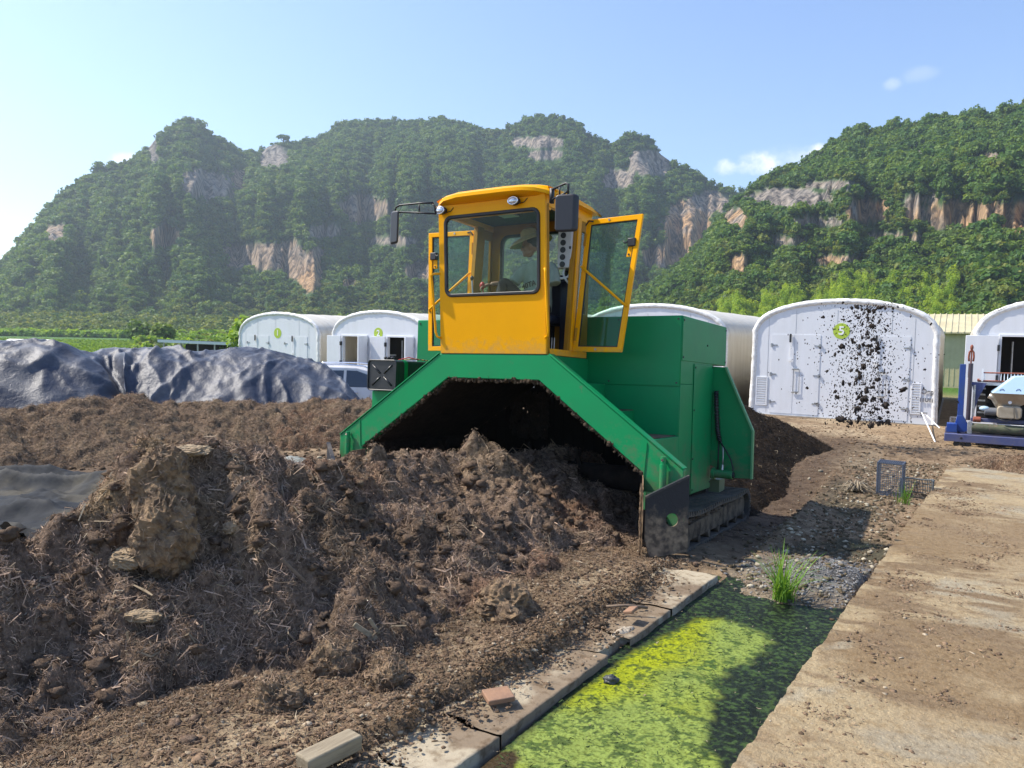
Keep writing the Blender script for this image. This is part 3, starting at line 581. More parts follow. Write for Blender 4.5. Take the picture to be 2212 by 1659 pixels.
def hill(name, sil, foot, ridge, px0, px1, prof, ells, seed, gul, ns=110):
    sx, sy = zip(*sil); cols = np.arange(px0, px1+.1, 4.); ys = np.interp(cols, sx, sy)+2.5*fbm(cols, cols*0, .045, 4, seed+1)
    ft = np.interp(cols, *zip(*foot)); rd = np.interp(cols, *zip(*ridge))
    dirs = np.array([ray(x, y) for x, y in zip(cols, ys)]); hz = np.hypot(dirs[:, 0], dirs[:, 1])
    ux, uy, sl = dirs[:, 0]/hz, dirs[:, 1]/hz, dirs[:, 2]/hz
    s = np.r_[np.linspace(0, 1, ns), 1.06, 1.15, 1.35]
    A, Sg = np.meshgrid(np.arange(len(cols)), s, indexing='ij'); cx = cols[A]
    pf = np.interp(Sg, *zip(*prof)); en = np.sin(np.pi*np.clip(Sg, 0, 1))
    dist = ft[A]+(rd-ft)[A]*Sg
    g1 = fbm(cx*.010, Sg*1.2, 1., 4, seed+2); g2 = ridged(cx*.018, Sg*1.6, 1., 4, seed+4)
    dist = dist+en*gul*(g1*1.1+.6*g2)
    top = 2+sl*rd
    h = -3+(top[A]+3)*pf
    m = cliffmask(*pix_grid(ux[A]*dist, uy[A]*dist, h), ells, seed+9)
    h = h+en*(top[A])*(.05*fbm(cx*.03, Sg*5, 1., 4, seed+6)+.02*ridged(cx*.07, Sg*12, 1, 3, seed+7))
    h = np.minimum(h, 2+(sl[A]-.012)*dist*np.where(Sg < .96, 1, 9)+np.where(Sg >= .96, 999, 0))
    bk = Sg > 1; h = np.where(bk, top[A]*(1-(Sg-1)*2.2), h)
    X, Y = ux[A]*dist, uy[A]*dist
    m, t = cliffmask(*pix_grid(X, Y, h), ells, seed+9)
    c = np.stack([m, t, m*0], -1)
    P = np.stack([X, Y, h], -1)
    o = link(name, npmesh(name, P.reshape(-1, 3), gridfaces(*X.shape), c.reshape(-1, 3)), ROCK); tag(o, kind='structure')
    return P, m, Sg
def pix_grid(X, Y, Z):
    sh = X.shape; a, b = pix(np.stack([X, Y, Z], -1).reshape(-1, 3)); return a.reshape(sh), b.reshape(sh)
SIL_A = [(-500, 700), (-200, 660), (-60, 610), (0, 575), (40, 530), (90, 470), (130, 432), (180, 388), (210, 366), (250, 356), (290, 346), (320, 320), (337, 298), (360, 280), (395, 263), (420, 263), (450, 284), (480, 305), (510, 326), (525, 336), (560, 329), (580, 316), (600, 309), (620, 312), (650, 313), (690, 302), (710, 287), (730, 272), (780, 264), (830, 261), (870, 266), (930, 264), (960, 258), (1000, 270), (1040, 283), (1080, 286), (1110, 272), (1136, 256), (1176, 252), (1231, 259), (1256, 281), (1276, 298), (1321, 316), (1341, 301), (1366, 291), (1406, 303), (1426, 333), (1456, 356), (1486, 368), (1521, 388), (1546, 403), (1576, 411), (1606, 418), (1660, 450), (1720, 510), (1800, 580)]
SIL_B = [(1040, 716), (1150, 700), (1300, 668), (1400, 628), (1480, 568), (1540, 500), (1580, 445), (1616, 416), (1646, 398), (1681, 378), (1712, 372), (1736, 363), (1761, 338), (1791, 318), (1821, 301), (1856, 283), (1896, 281), (1931, 273), (1966, 280), (2006, 263), (2056, 263), (2101, 250), (2131, 260), (2166, 244), (2212, 228), (2300, 195), (2420, 170), (2700, 150)]
PA, mA, sA = hill('hill', SIL_A, [(-500, 330), (300, 360), (900, 330), (1800, 420)], [(-500, 560), (0, 600), (420, 640), (560, 700), (900, 720), (1340, 640), (1800, 640)], -500, 1800,
          [(0, 0), (.25, .09), (.42, .22), (.55, .40), (.63, .58), (.8, .78), (1, 1), (1.4, 1)], CLIFF_A, 400, 48)
PB, mB, sB = hill('hill', SIL_B, [(1040, 210), (1500, 190), (2700, 150)], [(1040, 330), (1500, 380), (1900, 400), (2700, 360)], 1040, 2700,
          [(0, 0), (.22, .10), (.42, .27), (.52, .40), (.60, .60), (.8, .77), (1, 1), (1.4, 1)], CLIFF_B, 440, 26)

# ------------------------------------------------------------------ foliage
def leafmat(name, c1, c2, c3, tr=.35):
    m = bpy.data.materials.new(name); m.use_nodes = True; nt = m.node_tree; L = nt.links; b = nt.nodes['Principled BSDF']; b.inputs['Roughness'].default_value = .6; b.inputs['Specular IOR Level'].default_value = .25
    oi = nn(nt, 'ShaderNodeObjectInfo'); cr = nn(nt, 'ShaderNodeValToRGB'); e = cr.color_ramp.elements
    e[0].color = (*c1, 1); e[1].color = (*c3, 1); e[1].position = 1; k = cr.color_ramp.elements.new(.5); k.color = (*c2, 1)
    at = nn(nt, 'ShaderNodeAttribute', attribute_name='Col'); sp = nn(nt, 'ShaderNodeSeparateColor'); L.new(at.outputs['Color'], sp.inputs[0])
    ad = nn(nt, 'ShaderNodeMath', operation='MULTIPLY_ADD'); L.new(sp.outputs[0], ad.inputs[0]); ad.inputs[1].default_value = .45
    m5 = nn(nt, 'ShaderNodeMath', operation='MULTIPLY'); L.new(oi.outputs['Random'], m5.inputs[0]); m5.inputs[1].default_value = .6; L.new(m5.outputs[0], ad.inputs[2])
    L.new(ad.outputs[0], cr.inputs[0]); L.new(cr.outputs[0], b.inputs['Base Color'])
    tl = nn(nt, 'ShaderNodeBsdfTranslucent'); g = nn(nt, 'ShaderNodeMix', data_type='RGBA', blend_type='MULTIPLY'); g.inputs['Factor'].default_value = 1; L.new(cr.outputs[0], g.inputs['A']); g.inputs['B'].default_value = (1.5, 1.35, .6, 1); L.new(g.outputs['Result'], tl.inputs[0])
    ms = nn(nt, 'ShaderNodeMixShader'); ms.inputs[0].default_value = tr; L.new(b.outputs[0], ms.inputs[1]); L.new(tl.outputs[0], ms.inputs[2]); L.new(ms.outputs[0], nt.nodes['Material Output'].inputs[0])
    return m
LEAF = leafmat('forest_leaves', (.046, .108, .024), (.078, .160, .027), (.165, .24, .03))
LEAFB = leafmat('scrub_leaves', (.045, .088, .018), (.10, .16, .028), (.25, .275, .05))
LEAFP = leafmat('plantation_leaves', (.15, .26, .022), (.25, .38, .035), (.37, .48, .05), .45)
CROPM = leafmat('crop_leaves', (.11, .22, .028), (.18, .31, .04), (.28, .40, .05), .4)
BARK = mat('bark', (.12, .09, .07), .9, c2=(.05, .04, .03), ns=6)
def crown(n, lobes, rad, flat, seed, leaf=.16, up=.35, shell=.55):
    g = np.random.default_rng(seed); cs = []; rs = []
    for k in range(lobes):
        d = g.normal(0, 1, 3); d /= np.linalg.norm(d); d[2] = abs(d[2])*.9-.15
        cs.append(d*rad*(.35+.35*g.random())*np.array([1, 1, flat])); rs.append(rad*(.38+.25*g.random()))
    cs = np.array(cs); rs = np.array(rs); i = g.integers(0, lobes, n)
    d = g.normal(0, 1, (n, 3)); d /= np.linalg.norm(d, axis=1, keepdims=True)
    p = cs[i]+d*rs[i][:, None]*(shell+(1-shell)*g.random((n, 1)))*np.array([1, 1, flat*1.05])
    nr = d+g.normal(0, .5, (n, 3))+np.array([0, 0, up]); nr /= np.linalg.norm(nr, axis=1, keepdims=True)
    a = np.cross(nr, g.normal(0, 1, (n, 3))); a /= np.linalg.norm(a, axis=1, keepdims=True); b_ = np.cross(nr, a)
    l = leaf*(.6+.8*g.random((n, 1)))
    v = np.stack([p-a*l*.5, p+b_*l*.55-a*l*.05+nr*l*.12, p+a*l*.6, p-b_*l*.5+a*l*.1], 1).reshape(-1, 3)
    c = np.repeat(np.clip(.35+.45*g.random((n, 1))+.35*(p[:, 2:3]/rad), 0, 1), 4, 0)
    return v, np.arange(4*n).reshape(-1, 4), np.repeat(c, 3, 1)
def proto(name, m, *a, lift=.6, **k):
    v, f, c = crown(*a, **k); v[:, 2] += lift; me = npmesh(name, v, f, c, smooth=False); me.materials.append(m); return bpy.data.objects.new(name, me)
def scatter(name, P, scl, protos, label, seed):
    g = np.random.default_rng(seed); pick = g.integers(0, len(protos), len(P)); par = None
    for k, pr in enumerate(protos):
        i = pick == k; me = bpy.data.meshes.new(name); q = P[i]; me.from_pydata(q.tolist(), [], [])
        a = me.attributes.new('scl', 'FLOAT_VECTOR', 'POINT'); s3 = scl[i][:, None]*(1+.25*g.normal(0, 1, (len(q), 3)).clip(-1.2, 1.2)); a.data.foreach_set('vector', s3.astype(np.float32).ravel())
        r3 = np.zeros((len(q), 3)); r3[:, :2] = g.normal(0, .12, (len(q), 2)); r3[:, 2] = g.random(len(q))*6.28
        a = me.attributes.new('rot', 'FLOAT_VECTOR', 'POINT'); a.data.foreach_set('vector', r3.astype(np.float32).ravel())
        o = bpy.data.objects.new(name, me); COL.objects.link(o)
        ng = bpy.data.node_groups.new('scatter', 'GeometryNodeTree'); ng.interface.new_socket('Geometry', in_out='INPUT', socket_type='NodeSocketGeometry'); ng.interface.new_socket('Geometry', in_out='OUTPUT', socket_type='NodeSocketGeometry')
        gi = ng.nodes.new('NodeGroupInput'); go = ng.nodes.new('NodeGroupOutput'); ip = ng.nodes.new('GeometryNodeInstanceOnPoints'); oi = ng.nodes.new('GeometryNodeObjectInfo'); oi.inputs['Object'].default_value = pr; oi.inputs['As Instance'].default_value = True
        def na(nm):
            n = ng.nodes.new('GeometryNodeInputNamedAttribute'); n.data_type = 'FLOAT_VECTOR'; n.inputs['Name'].default_value = nm; return n.outputs[0]
        er = ng.nodes.new('FunctionNodeEulerToRotation'); l = ng.links; l.new(na('rot'), er.inputs[0]); l.new(er.outputs[0], ip.inputs['Rotation']); l.new(na('scl'), ip.inputs['Scale'])
        l.new(gi.outputs[0], ip.inputs['Points']); l.new(oi.outputs['Geometry'], ip.inputs['Instance']); l.new(ip.outputs[0], go.inputs[0])
        md = o.modifiers.new('scatter', 'NODES'); md.node_group = ng
        tag(o, kind='stuff')
        if pr.name not in COL.objects: COL.objects.link(pr); pr.location = P[i][0]; pr.scale = (scl[i][0],)*3; tag(pr, kind='stuff')
def hillpoints(P, m, Sg, n, seed, smin=0., smax=1.02, ells=(), msd=0):
    """random surface points, denser where the slope is larger, thinned on bare rock"""
    g = np.random.default_rng(seed); a = P[:-1, :-1]; b = P[1:, :-1]; c = P[:-1, 1:]
    ar = np.linalg.norm(np.cross(b-a, c-a), axis=-1); sg = Sg[:-1, :-1]
    ar = ar*(1-m[:-1, :-1]*.985)*((sg >= smin) & (sg <= smax)); p = (ar/ar.sum()).ravel()
    i = g.choice(len(p), n, p=p); x, y = np.unravel_index(i, ar.shape); u, v = g.random((n, 1)), g.random((n, 1))
    Q_ = a[x, y]+(b[x, y]-a[x, y])*u+(c[x, y]-a[x, y])*v; qx, qy = pix(Q_)
    ok_ = np.ones(n, bool)
    for dy_ in (5, 11): ok_ &= cliffmask(qx, qy-dy_, ells, msd)[0] < .6+.4*(g.random(n) < .12)
    return Q_[ok_], sg[x, y][ok_]
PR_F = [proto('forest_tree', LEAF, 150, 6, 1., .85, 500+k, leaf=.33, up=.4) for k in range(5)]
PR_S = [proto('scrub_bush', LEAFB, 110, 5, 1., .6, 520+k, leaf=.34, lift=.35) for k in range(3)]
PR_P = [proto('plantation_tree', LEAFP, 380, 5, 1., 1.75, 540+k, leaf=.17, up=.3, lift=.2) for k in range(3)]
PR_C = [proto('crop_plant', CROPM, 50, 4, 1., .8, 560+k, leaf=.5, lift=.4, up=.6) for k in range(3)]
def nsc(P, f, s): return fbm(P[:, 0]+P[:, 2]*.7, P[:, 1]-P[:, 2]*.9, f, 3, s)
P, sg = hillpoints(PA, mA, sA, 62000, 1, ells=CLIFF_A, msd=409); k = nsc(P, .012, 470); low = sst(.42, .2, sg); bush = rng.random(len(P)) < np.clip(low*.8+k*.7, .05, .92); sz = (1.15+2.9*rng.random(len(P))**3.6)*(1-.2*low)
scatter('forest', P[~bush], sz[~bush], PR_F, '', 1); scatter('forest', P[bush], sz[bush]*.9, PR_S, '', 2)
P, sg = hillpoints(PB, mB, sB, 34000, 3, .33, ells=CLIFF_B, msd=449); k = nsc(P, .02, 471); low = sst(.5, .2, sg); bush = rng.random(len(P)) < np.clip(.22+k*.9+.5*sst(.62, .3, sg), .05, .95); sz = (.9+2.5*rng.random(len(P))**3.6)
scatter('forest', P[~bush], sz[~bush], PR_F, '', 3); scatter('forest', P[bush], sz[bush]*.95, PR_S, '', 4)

# ------------------------------------------------------------------ the compost turner (machine frame t, r, z; z = 0 is the deck line)
turner = empty('compost_turner', MACH, 'big green straddling compost turner with yellow cab on rubber tracks, both cab doors open', 'compost turner')
def mp_(mb, name, m, parent=None, **k): return mb.build(name, m, parent or turner, dz=ZB, **k)
def rr(x0, x1, z0, z1, rad, n=5):
    pts = []
    for cx, cz, a0 in ((x1-rad, z1-rad, 0), (x0+rad, z1-rad, 90), (x0+rad, z0+rad, 180), (x1-rad, z0+rad, 270)):
        pts += [(cx+rad*math.cos(R(a0+90*i/n)), cz+rad*math.sin(R(a0+90*i/n))) for i in range(n+1)]
    return pts
TC = -.05
arch = [(-.742, 0), (.652, 0), (2.125, -1.07), (2.125, -1.31), (1.735, -1.31), (1.725, -1.13), (.545, -.268), (-.62, -.268), (-1.857, -1.12), (-1.865, -1.31), (-2.22, -1.31), (-2.22, -1.01)]
frame = mp_(MB().prism(arch, 'y', 0, .09), 'front_frame', GREEN, bevel=.008)
mp_(MB().beam((1.757, -.004, -.84), (1.735, -.004, -1.15), .008, .008), 'weld_seam', GREENP, frame); mp_(MB().beam((-1.9, -.004, -.80), (-1.88, -.004, -1.12), .008, .008), 'weld_seam', GREENP, frame)
mp_(MB().beam((.66, .045, .006), (2.125, .045, -1.06), .11, .012, up=(.59, 0, .81)), 'edge_strip', GREEN, frame, bevel=.003)
mp_(MB().beam((-.75, .045, .006), (-2.22, .045, -1.0), .11, .012, up=(-.59, 0, .81)), 'edge_strip', GREEN, frame, bevel=.003)
# compost caked along the opening
b = MB(); g_ = random.Random(5); inner = arch[5:9]
for i in range(3):
    p, q = Vector((inner[i][0], 0, inner[i][1])), Vector((inner[i+1][0], 0, inner[i+1][1]))
    for k in range(150):
        f_ = g_.random(); c = p.lerp(q, f_); n_ = Vector((0, 0, 1)) if i == 1 else Vector((.59 if i == 0 else -.59, 0, .81))
        c = c-n_*g_.uniform(-.002, .035)+n_*max(0, g_.gauss(-.01, .022)); c.y = g_.uniform(-.008, .09)
        s_ = g_.uniform(.006, .022); b.ell(c, (s_*1.3, s_*.7, s_), seg=6, rings=4, nz=.5, sd=k)
tag(mp_(b, 'caked_residue', RESID, frame), kind='stuff')
b = MB()
for i in range(420):
    seg_ = g_.choice((0, 0, 1, 2, 2)); p, q = Vector((inner[seg_][0], 0, inner[seg_][1])), Vector((inner[seg_+1][0], 0, inner[seg_+1][1]))
    c = p.lerp(q, g_.random()); c.y = g_.uniform(-.01, .08); d = Vector((g_.gauss(0, .5), g_.gauss(0, .3), g_.gauss(-.6, .5))).normalized()*g_.uniform(.015, .06)
    b.beam(c, c+d, .003, .003)
mp_(b, 'clinging_straw', mat('hanging_straw', (.09, .07, .045), .9), frame)
tag([o for o in frame.children if o.name.startswith('clinging')][0], kind='stuff')
# tunnel, and flaps added at its rear to keep it dark
lin = [(-1.80, -1.075), (-.63, -.268), (.555, -.268), (1.68, -1.09), (1.68, -1.115), (.56, -.29), (-.635, -.29), (-1.80, -1.1)]
tun = mp_(MB().prism(lin, 'y', .09, 2.16), 'tunnel_lining', DIRTY)
mp_(MB().box(1.655, 1.695, .1, 2.16, -1.80, -1.07), 'tunnel_wall', DIRTY, tun); mp_(MB().box(-1.81, -1.77, .1, 2.16, -1.80, -1.045), 'tunnel_wall', DIRTY, tun)
b = MB()
for i in range(48):
    t0 = -1.85+i*.075; top = -.27 if -.62 < t0 < .5 else (-.268-(t0-.545)*.73 if t0 > 0 else -.268-(-.62-t0)*.69)
    if top < -1.06: continue
    zb = -1.7
    if -1.02 < t0 < -.56: b.box(t0-.012, t0+.09, 2.165+.02*(i % 2), 2.175+.02*(i % 2), -1.7, -1.0+.12*g_.random()); zb = -.56-.10*g_.random()
    b.box(t0-.012, t0+.09, 2.165+.02*(i % 2), 2.175+.02*(i % 2), zb, top+.03)
mp_(b, 'added_curtain', mat('dark_curtain', (.006, .005, .004), .95, spec=.05))
b = MB()
for i in range(300): s_ = g_.uniform(.012, .05); b.ell((g_.uniform(-1.05, -.48), 2.1+.05*g_.random(), g_.uniform(-1.02, -.45)), (s_, s_*.7, s_*1.3), seg=7, rings=5, nz=.8, sd=i)
tag(mp_(b, 'churned_compost', DIRTY, tun), kind='stuff')
b = MB().cyl((-1.8, 1.25, -1.36), (1.65, 1.25, -1.36), .14, 20)
for i in range(30):
    a = i*1.1; t0 = -1.7+i*.114; b.beam((t0, 1.25, -1.36), (t0, 1.25+.34*math.cos(a), -1.36+.34*math.sin(a)), .05, .018)
mp_(b, 'rotor', DIRTY)
# bodywork
house = mp_(MB().prism([(1.0, .478), (2.7, .478), (2.7, -.015), (2.17, -.015), (2.17, -.262), (1.0, -.262)], 'x', -1.85, 1.73), 'engine_housing', GREENP, bevel=.006)
def bolt(p, n, parent):
    p = Vector(p); mp_(MB().cyl(p, p+Vector(n)*.008, .011, 8), 'bolt', BLKP, parent)
for s in (1, -1):
    fx = (lambda t: t) if s > 0 else (lambda t: 2*-.06-t)
    pod = mp_(MB().prism([(fx(.63), -.264), (fx(1.73), -.264), (fx(1.73), -1.5), (fx(1.705), -1.5), (fx(1.705), -1.08), (fx(.66), -.30)], 'y', 1.002, 2.17), 'side_pod', GREENP, bevel=.004)
    mp_(MB().prism([(fx(.632), -.285), (fx(.85), -.285), (fx(.85), -.455), (fx(1.01), -.57), (fx(1.213), -.57), (fx(1.213), -.72), (fx(1.36), -.825), (fx(1.726), -.825), (fx(1.726), -1.09), (fx(.62), -.29)], 'y', .092, 1.0), 'steps', GREENP, bevel=.004)
    mp_(MB().box(min(fx(1.70), fx(1.728)), max(fx(1.70), fx(1.728)), .095, 1.42, -1.5, -.828), 'skirt_panel', GREENP, bevel=.003)
    o = mp_(MB().box(min(fx(1.733), fx(1.742)), max(fx(1.733), fx(1.742)), 1.436, 2.165, -1.49, -.03), 'side_panel', GREENP, bevel=.003)
    if s > 0:
        for r_, z_ in ((1.47, -.07), (2.13, -.05), (1.46, -.55), (1.46, -1.1), (1.47, -1.45), (2.13, -1.42)): bolt((1.742, r_, z_), (1, 0, 0), o)
    o = mp_(MB().box(min(fx(1.731), fx(1.739)), max(fx(1.731), fx(1.739)), 1.012, 2.69, -.008, .470), 'upper_side_panel', GREENP, bevel=.003)
    if s > 0:
        for r_, z_ in ((1.04, .43), (2.66, .43), (1.04, .03), (2.66, .03), (1.9, .2)): bolt((1.739, r_, z_), (1, 0, 0), o)
    # treads dusted with compost
    for (a, c, z_) in ((1.02, 1.205, -.567), (1.37, 1.70, -.822)): mp_(MB().box(min(fx(a), fx(c)), max(fx(a), fx(c)), .10, .99, z_-.001, z_+.006), 'tread', TRACKM, bevel=.002)
o = mp_(MB().box(-1.842, 1.722, .990, .999, -.285, .470), 'front_panel', GREENP, bevel=.003)
for t_, z_ in ((1.69, .44), (1.69, -.25), (-1.80, .43), (.9, -.25), (1.0, .44), (-1.81, -.2)): bolt((t_, .99, z_), (0, -1, 0), o)
mp_(MB().box(.66, 1.722, .992, .999, -.82, -.298), 'front_panel', GREENP, bevel=.003)
mp_(MB().box(-.72, .64, .10, .985, -.262, -.006), 'cab_base', GREENP, bevel=.004)
for s in (1, -1):
    w_ = [(1.735, -.035), (1.885, -.042), (2.225, -.785), (2.225, -1.345), (2.0, -1.355), (1.735, -1.22)]
    if s < 0: w_ = [(-.12-a, c) for a, c in w_]
    wg = mp_(MB().prism(w_, 'y', 2.172, 2.192), 'rear_wing', GREENP, bevel=.002)
    e_ = MB().beam((w_[1][0]+.008*s, 2.16, w_[1][1]), (w_[2][0]+.008*s, 2.16, w_[2][1]), .02, .06, up=(0, 1, 0)); e_.beam((w_[2][0]+.008*s, 2.16, w_[2][1]), (w_[3][0]+.008*s, 2.16, w_[3][1]), .02, .06, up=(0, 1, 0))
    mp_(e_, 'edge_flange', mat('flange_paint', (.10, .30, .13), .5), wg)
    # plough blades
    k = (lambda t: t) if s > 0 else (lambda t: -.1-t)
    n0, n1 = (k(1.885), -.33), (k(2.215), -.10); d_ = Vector((n1[0]-n0[0], n1[1]-n0[1], 0)); dn = d_.normalized(); nr_ = Vector((dn.y, -dn.x, 0))*(.012 if s > 0 else -.012)
    f_ = [(0, -1.845), (.12, -1.865), (1.0, -1.805), (1.0, -1.105), (0, -1.305)]
    c0 = (.62, -1.515); hole = [(c0[0]+.15*math.cos(R(a)), c0[1]+.062*math.sin(R(a))) for a in range(0, 360, 24)]
    outl = []
    for x, z in hole:
        dx, dz = x-c0[0], (z-c0[1])*2.2; L_ = 9
        for i in range(5):
            a, c = f_[i], f_[(i+1) % 5]; den = dx*(c[1]-a[1])-dz/2.2*(c[0]-a[0])
            if abs(den) < 1e-9: continue
            tt_ = ((a[0]-c0[0])*(c[1]-a[1])-(a[1]-c0[1])*(c[0]-a[0]))/den; ss_ = ((a[0]-c0[0])*dz/2.2-(a[1]-c0[1])*dx)/den
            if tt_ > 0 and -1e-6 <= ss_ <= 1+1e-6: L_ = min(L_, tt_)
        outl.append((c0[0]+dx*L_, c0[1]+dz/2.2*L_))
    for c in f_:
        j = min(range(len(outl)), key=lambda i: (outl[i][0]-c[0])**2+(outl[i][1]-c[1])**2); outl[j] = c
    m_ = MB().ring(outl, hole, 0, 1).map(lambda x, y, z: (n0[0]+d_.x*x+nr_.x*(y-.5)*2, n0[1]+d_.y*x+nr_.y*(y-.5)*2, z))
    bl = mp_(m_, 'plough_blade', BLADEM)
    mp_(MB().beam((n0[0], n0[1], -1.312), (n1[0], n1[1], -1.108), .045, .02), 'top_flange', STEELK, bl)
    i_ = [(0, -1.86), (1, -1.80), (1, -1.15), (.55, -1.17), (0, -1.31)]
    e0, e1 = (k(1.865), -.34), (k(1.715), .02)
    m_ = MB().prism(i_, 'y', -.5, .5).map(lambda x, y, z: (e0[0]+(e1[0]-e0[0])*x+.012*y, e0[1]+(e1[1]-e0[1])*x-.012*y, z))
    ib = mp_(m_, 'inner_blade', MUDK, bl)
    b = MB()
    for i in range(150):
        x = g_.random(); z = -1.84+g_.random()*.62; p = Vector((e0[0]+(e1[0]-e0[0])*x-.014*s, e0[1]+(e1[1]-e0[1])*x-.01, z)); sz = g_.uniform(.006, .022)
        b.ell(p, (sz*.5, sz*.7, sz*1.6), seg=6, rings=4, nz=.6, sd=i)
    tag(mp_(b, 'dried_crust', MUDK, ib), kind='stuff')
    mp_(MB().cyl((k(2.105), -.135, -1.512), (k(2.105), -.125, -1.512), .085, 18), 'backing_disc', GREENP, bl)
    cyl_ = mp_(MB().cyl((k(1.943), -.05, -1.03), (k(1.943), -.05, -1.36), .033, 16), 'lift_cylinder', GREEN, smooth=False)
    mp_(MB().cyl((k(1.943), -.05, -.955), (k(1.943), -.05, -1.03), .026, 12), 'clevis', GREEN, cyl_)
    mp_(MB().cyl((k(1.943), -.085, -.985), (k(1.943), .0, -.985), .014, 10), 'pin', CHROME, cyl_)
    # tracks
    to = 2.06 if s > 0 else -2.18; ti = 1.62 if s > 0 else -1.74; t0, t1 = min(to, ti), max(to, ti)
    zc, ra, ra2, ya, yb = -1.735, .185, .165, .42, 2.64
    loop = [(ya+ra*math.cos(R(a)), zc+ra*math.sin(R(a))) for a in range(270, 89, -15)]
    top_pts = [(ya+(yb-ya)*f_, zc+ra-.028*math.sin(math.pi*f_)-.015*math.sin(3*math.pi*f_)) for f_ in [i/14 for i in range(1, 14)]]
    loop += top_pts+[(yb+ra*math.cos(R(a)), zc+ra*math.sin(R(a))) for a in range(90, -91, -15)]
    inn = [(y+(.03 if y < ya else (-.03 if y > yb else 0))*0+(ya if y < ya else (yb if y > yb else y))*0-(0), z) for y, z in loop]
    cc_ = [(min(max(y, ya), yb), zc) for y, z in loop]
    inn = [(c[0]+(p[0]-c[0])*.84, c[1]+(p[1]-c[1])*.84) for p, c in zip(loop, cc_)]
    tr = mp_(MB().ring(loop, inn, 0, 1).map(lambda x, y, z: (t0+(t1-t0)*y, x, z)), 'track', TRACKR)
    b = MB(); per = len(loop)
    for i in range(per):
        p, q = Vector((0, *loop[i])), Vector((0, *loop[(i+1) % per])); n_ = max(1, int((q-p).length/.075+.3))
        for j in range(n_):
            c = p.lerp(q, (j+.5)/n_); d = (q-p).normalized(); nrm = Vector((0, c.y-min(max(c.y, ya), yb), c.z-zc)).normalized()
            b.beam(Vector((t0-.006, c.y, c.z))+nrm*.008, Vector((t1+.006, c.y, c.z))+nrm*.008, .034, .040, up=nrm)
    mp_(b, 'track_lugs', TRACKR, tr)
    mp_(MB().prism([(ya-.02, zc-.06), (ya+.1, zc-.105), (yb-.12, zc-.105), (yb-.04, zc-.05), (yb-.04, zc+.085), (yb-.3, zc+.11), (ya+.15, zc+.06), (ya-.02, zc+.05)], 'x', t0+.05, t1-.03), 'track_frame', TRACKM, tr, bevel=.01)
    b = MB()
    for i in range(70):
        b.ell((t1-.05-.25*g_.random() if s > 0 else t0+.05+.25*g_.random(), g_.uniform(ya+.1, yb-.1), zc+.085+.03*g_.random()), (.05, .07, .028), seg=7, rings=5, nz=.6, sd=i)
    tag(mp_(b, 'packed_mud', TRACKM, tr), kind='stuff')
    for i in range(7):
        y = ya+.04+(yb-ya-.08)*i/6; mp_(MB().cyl((t0+.06, y, zc-.118), (t1-.015, y, zc-.118), .042 if 0 < i < 6 else .05, 16), 'road_wheel', TRACKM, tr, bevel=.004)
    mp_(MB().cyl((t0+.08, yb, zc), (t1-.05, yb, zc), .12, 20), 'drive_sprocket', TRACKM, tr); mp_(MB().cyl((t0+.08, ya, zc), (t1-.05, ya, zc), .12, 20), 'idler_wheel', TRACKM, tr)
    mp_(MB().box(min(k(1.70), k(1.83)), max(k(1.70), k(1.83)), 2.25, 2.48, -1.56, -1.40) if s > 0 else MB().box(-1.93, -1.80, 2.25, 2.48, -1.56, -1.40), 'track_bracket', mat('olive_paint', (.12, .15, .08), .6), tr)
# hydraulics on the right flank
b = MB(); pts = [(1.79, 2.14, -.33), (1.80, 2.13, -.48), (1.812, 2.13, -.65), (1.825, 2.13, -.80), (1.85, 2.13, -.92)]
h1 = mp_(MB().tube(pts, .021, 10), 'hydraulic_hose', BLK, smooth=True)
hel = []
cv = [Vector(p) for p in pts]
for i in range(181):
    f_ = i/180*(len(cv)-1); j = min(int(f_), len(cv)-2); c = cv[j].lerp(cv[j+1], f_-j); a = i*R(36); hel.append(c+Vector((math.cos(a)*.026, math.sin(a)*.026, 0)))
mp_(MB().tube(hel, .0085, 5), 'spiral_guard', BLKP, h1, smooth=True)
mp_(MB().tube([(1.85, 2.13, -.92), (1.93, 2.11, -1.02), (2.0, 2.1, -1.13), (2.035, 2.09, -1.24), (2.02, 2.08, -1.33)], .0095, 8), 'hydraulic_hose', BLK, smooth=True)
mp_(MB().tube([(1.845, 2.13, -.92), (1.845, 2.12, -1.1), (1.85, 2.1, -1.28)], .009, 8), 'hydraulic_hose', BLK, smooth=True)
mp_(MB().tube([(1.86, 2.13, -.92), (1.90, 2.12, -1.0), (1.905, 2.11, -1.1), (1.905, 2.1, -1.24)], .009, 8), 'hydraulic_hose', GALV, smooth=True)
mo = mp_(MB().cyl((1.82, 2.08, -1.31), (2.03, 2.08, -1.31), .05, 18), 'hydraulic_motor', GREENP, bevel=.006)
mp_(MB().cyl((1.79, 2.08, -1.31), (1.825, 2.08, -1.31), .07, 18), 'motor_flange', GREENP, mo); mp_(MB().cyl((2.03, 2.08, -1.31), (2.05, 2.08, -1.31), .035, 14), 'end_cap', BLKP, mo)
mp_(MB().cyl((1.905, 2.09, -1.28), (1.905, 2.1, -1.2), .017, 8), 'fitting', GALV, mo)
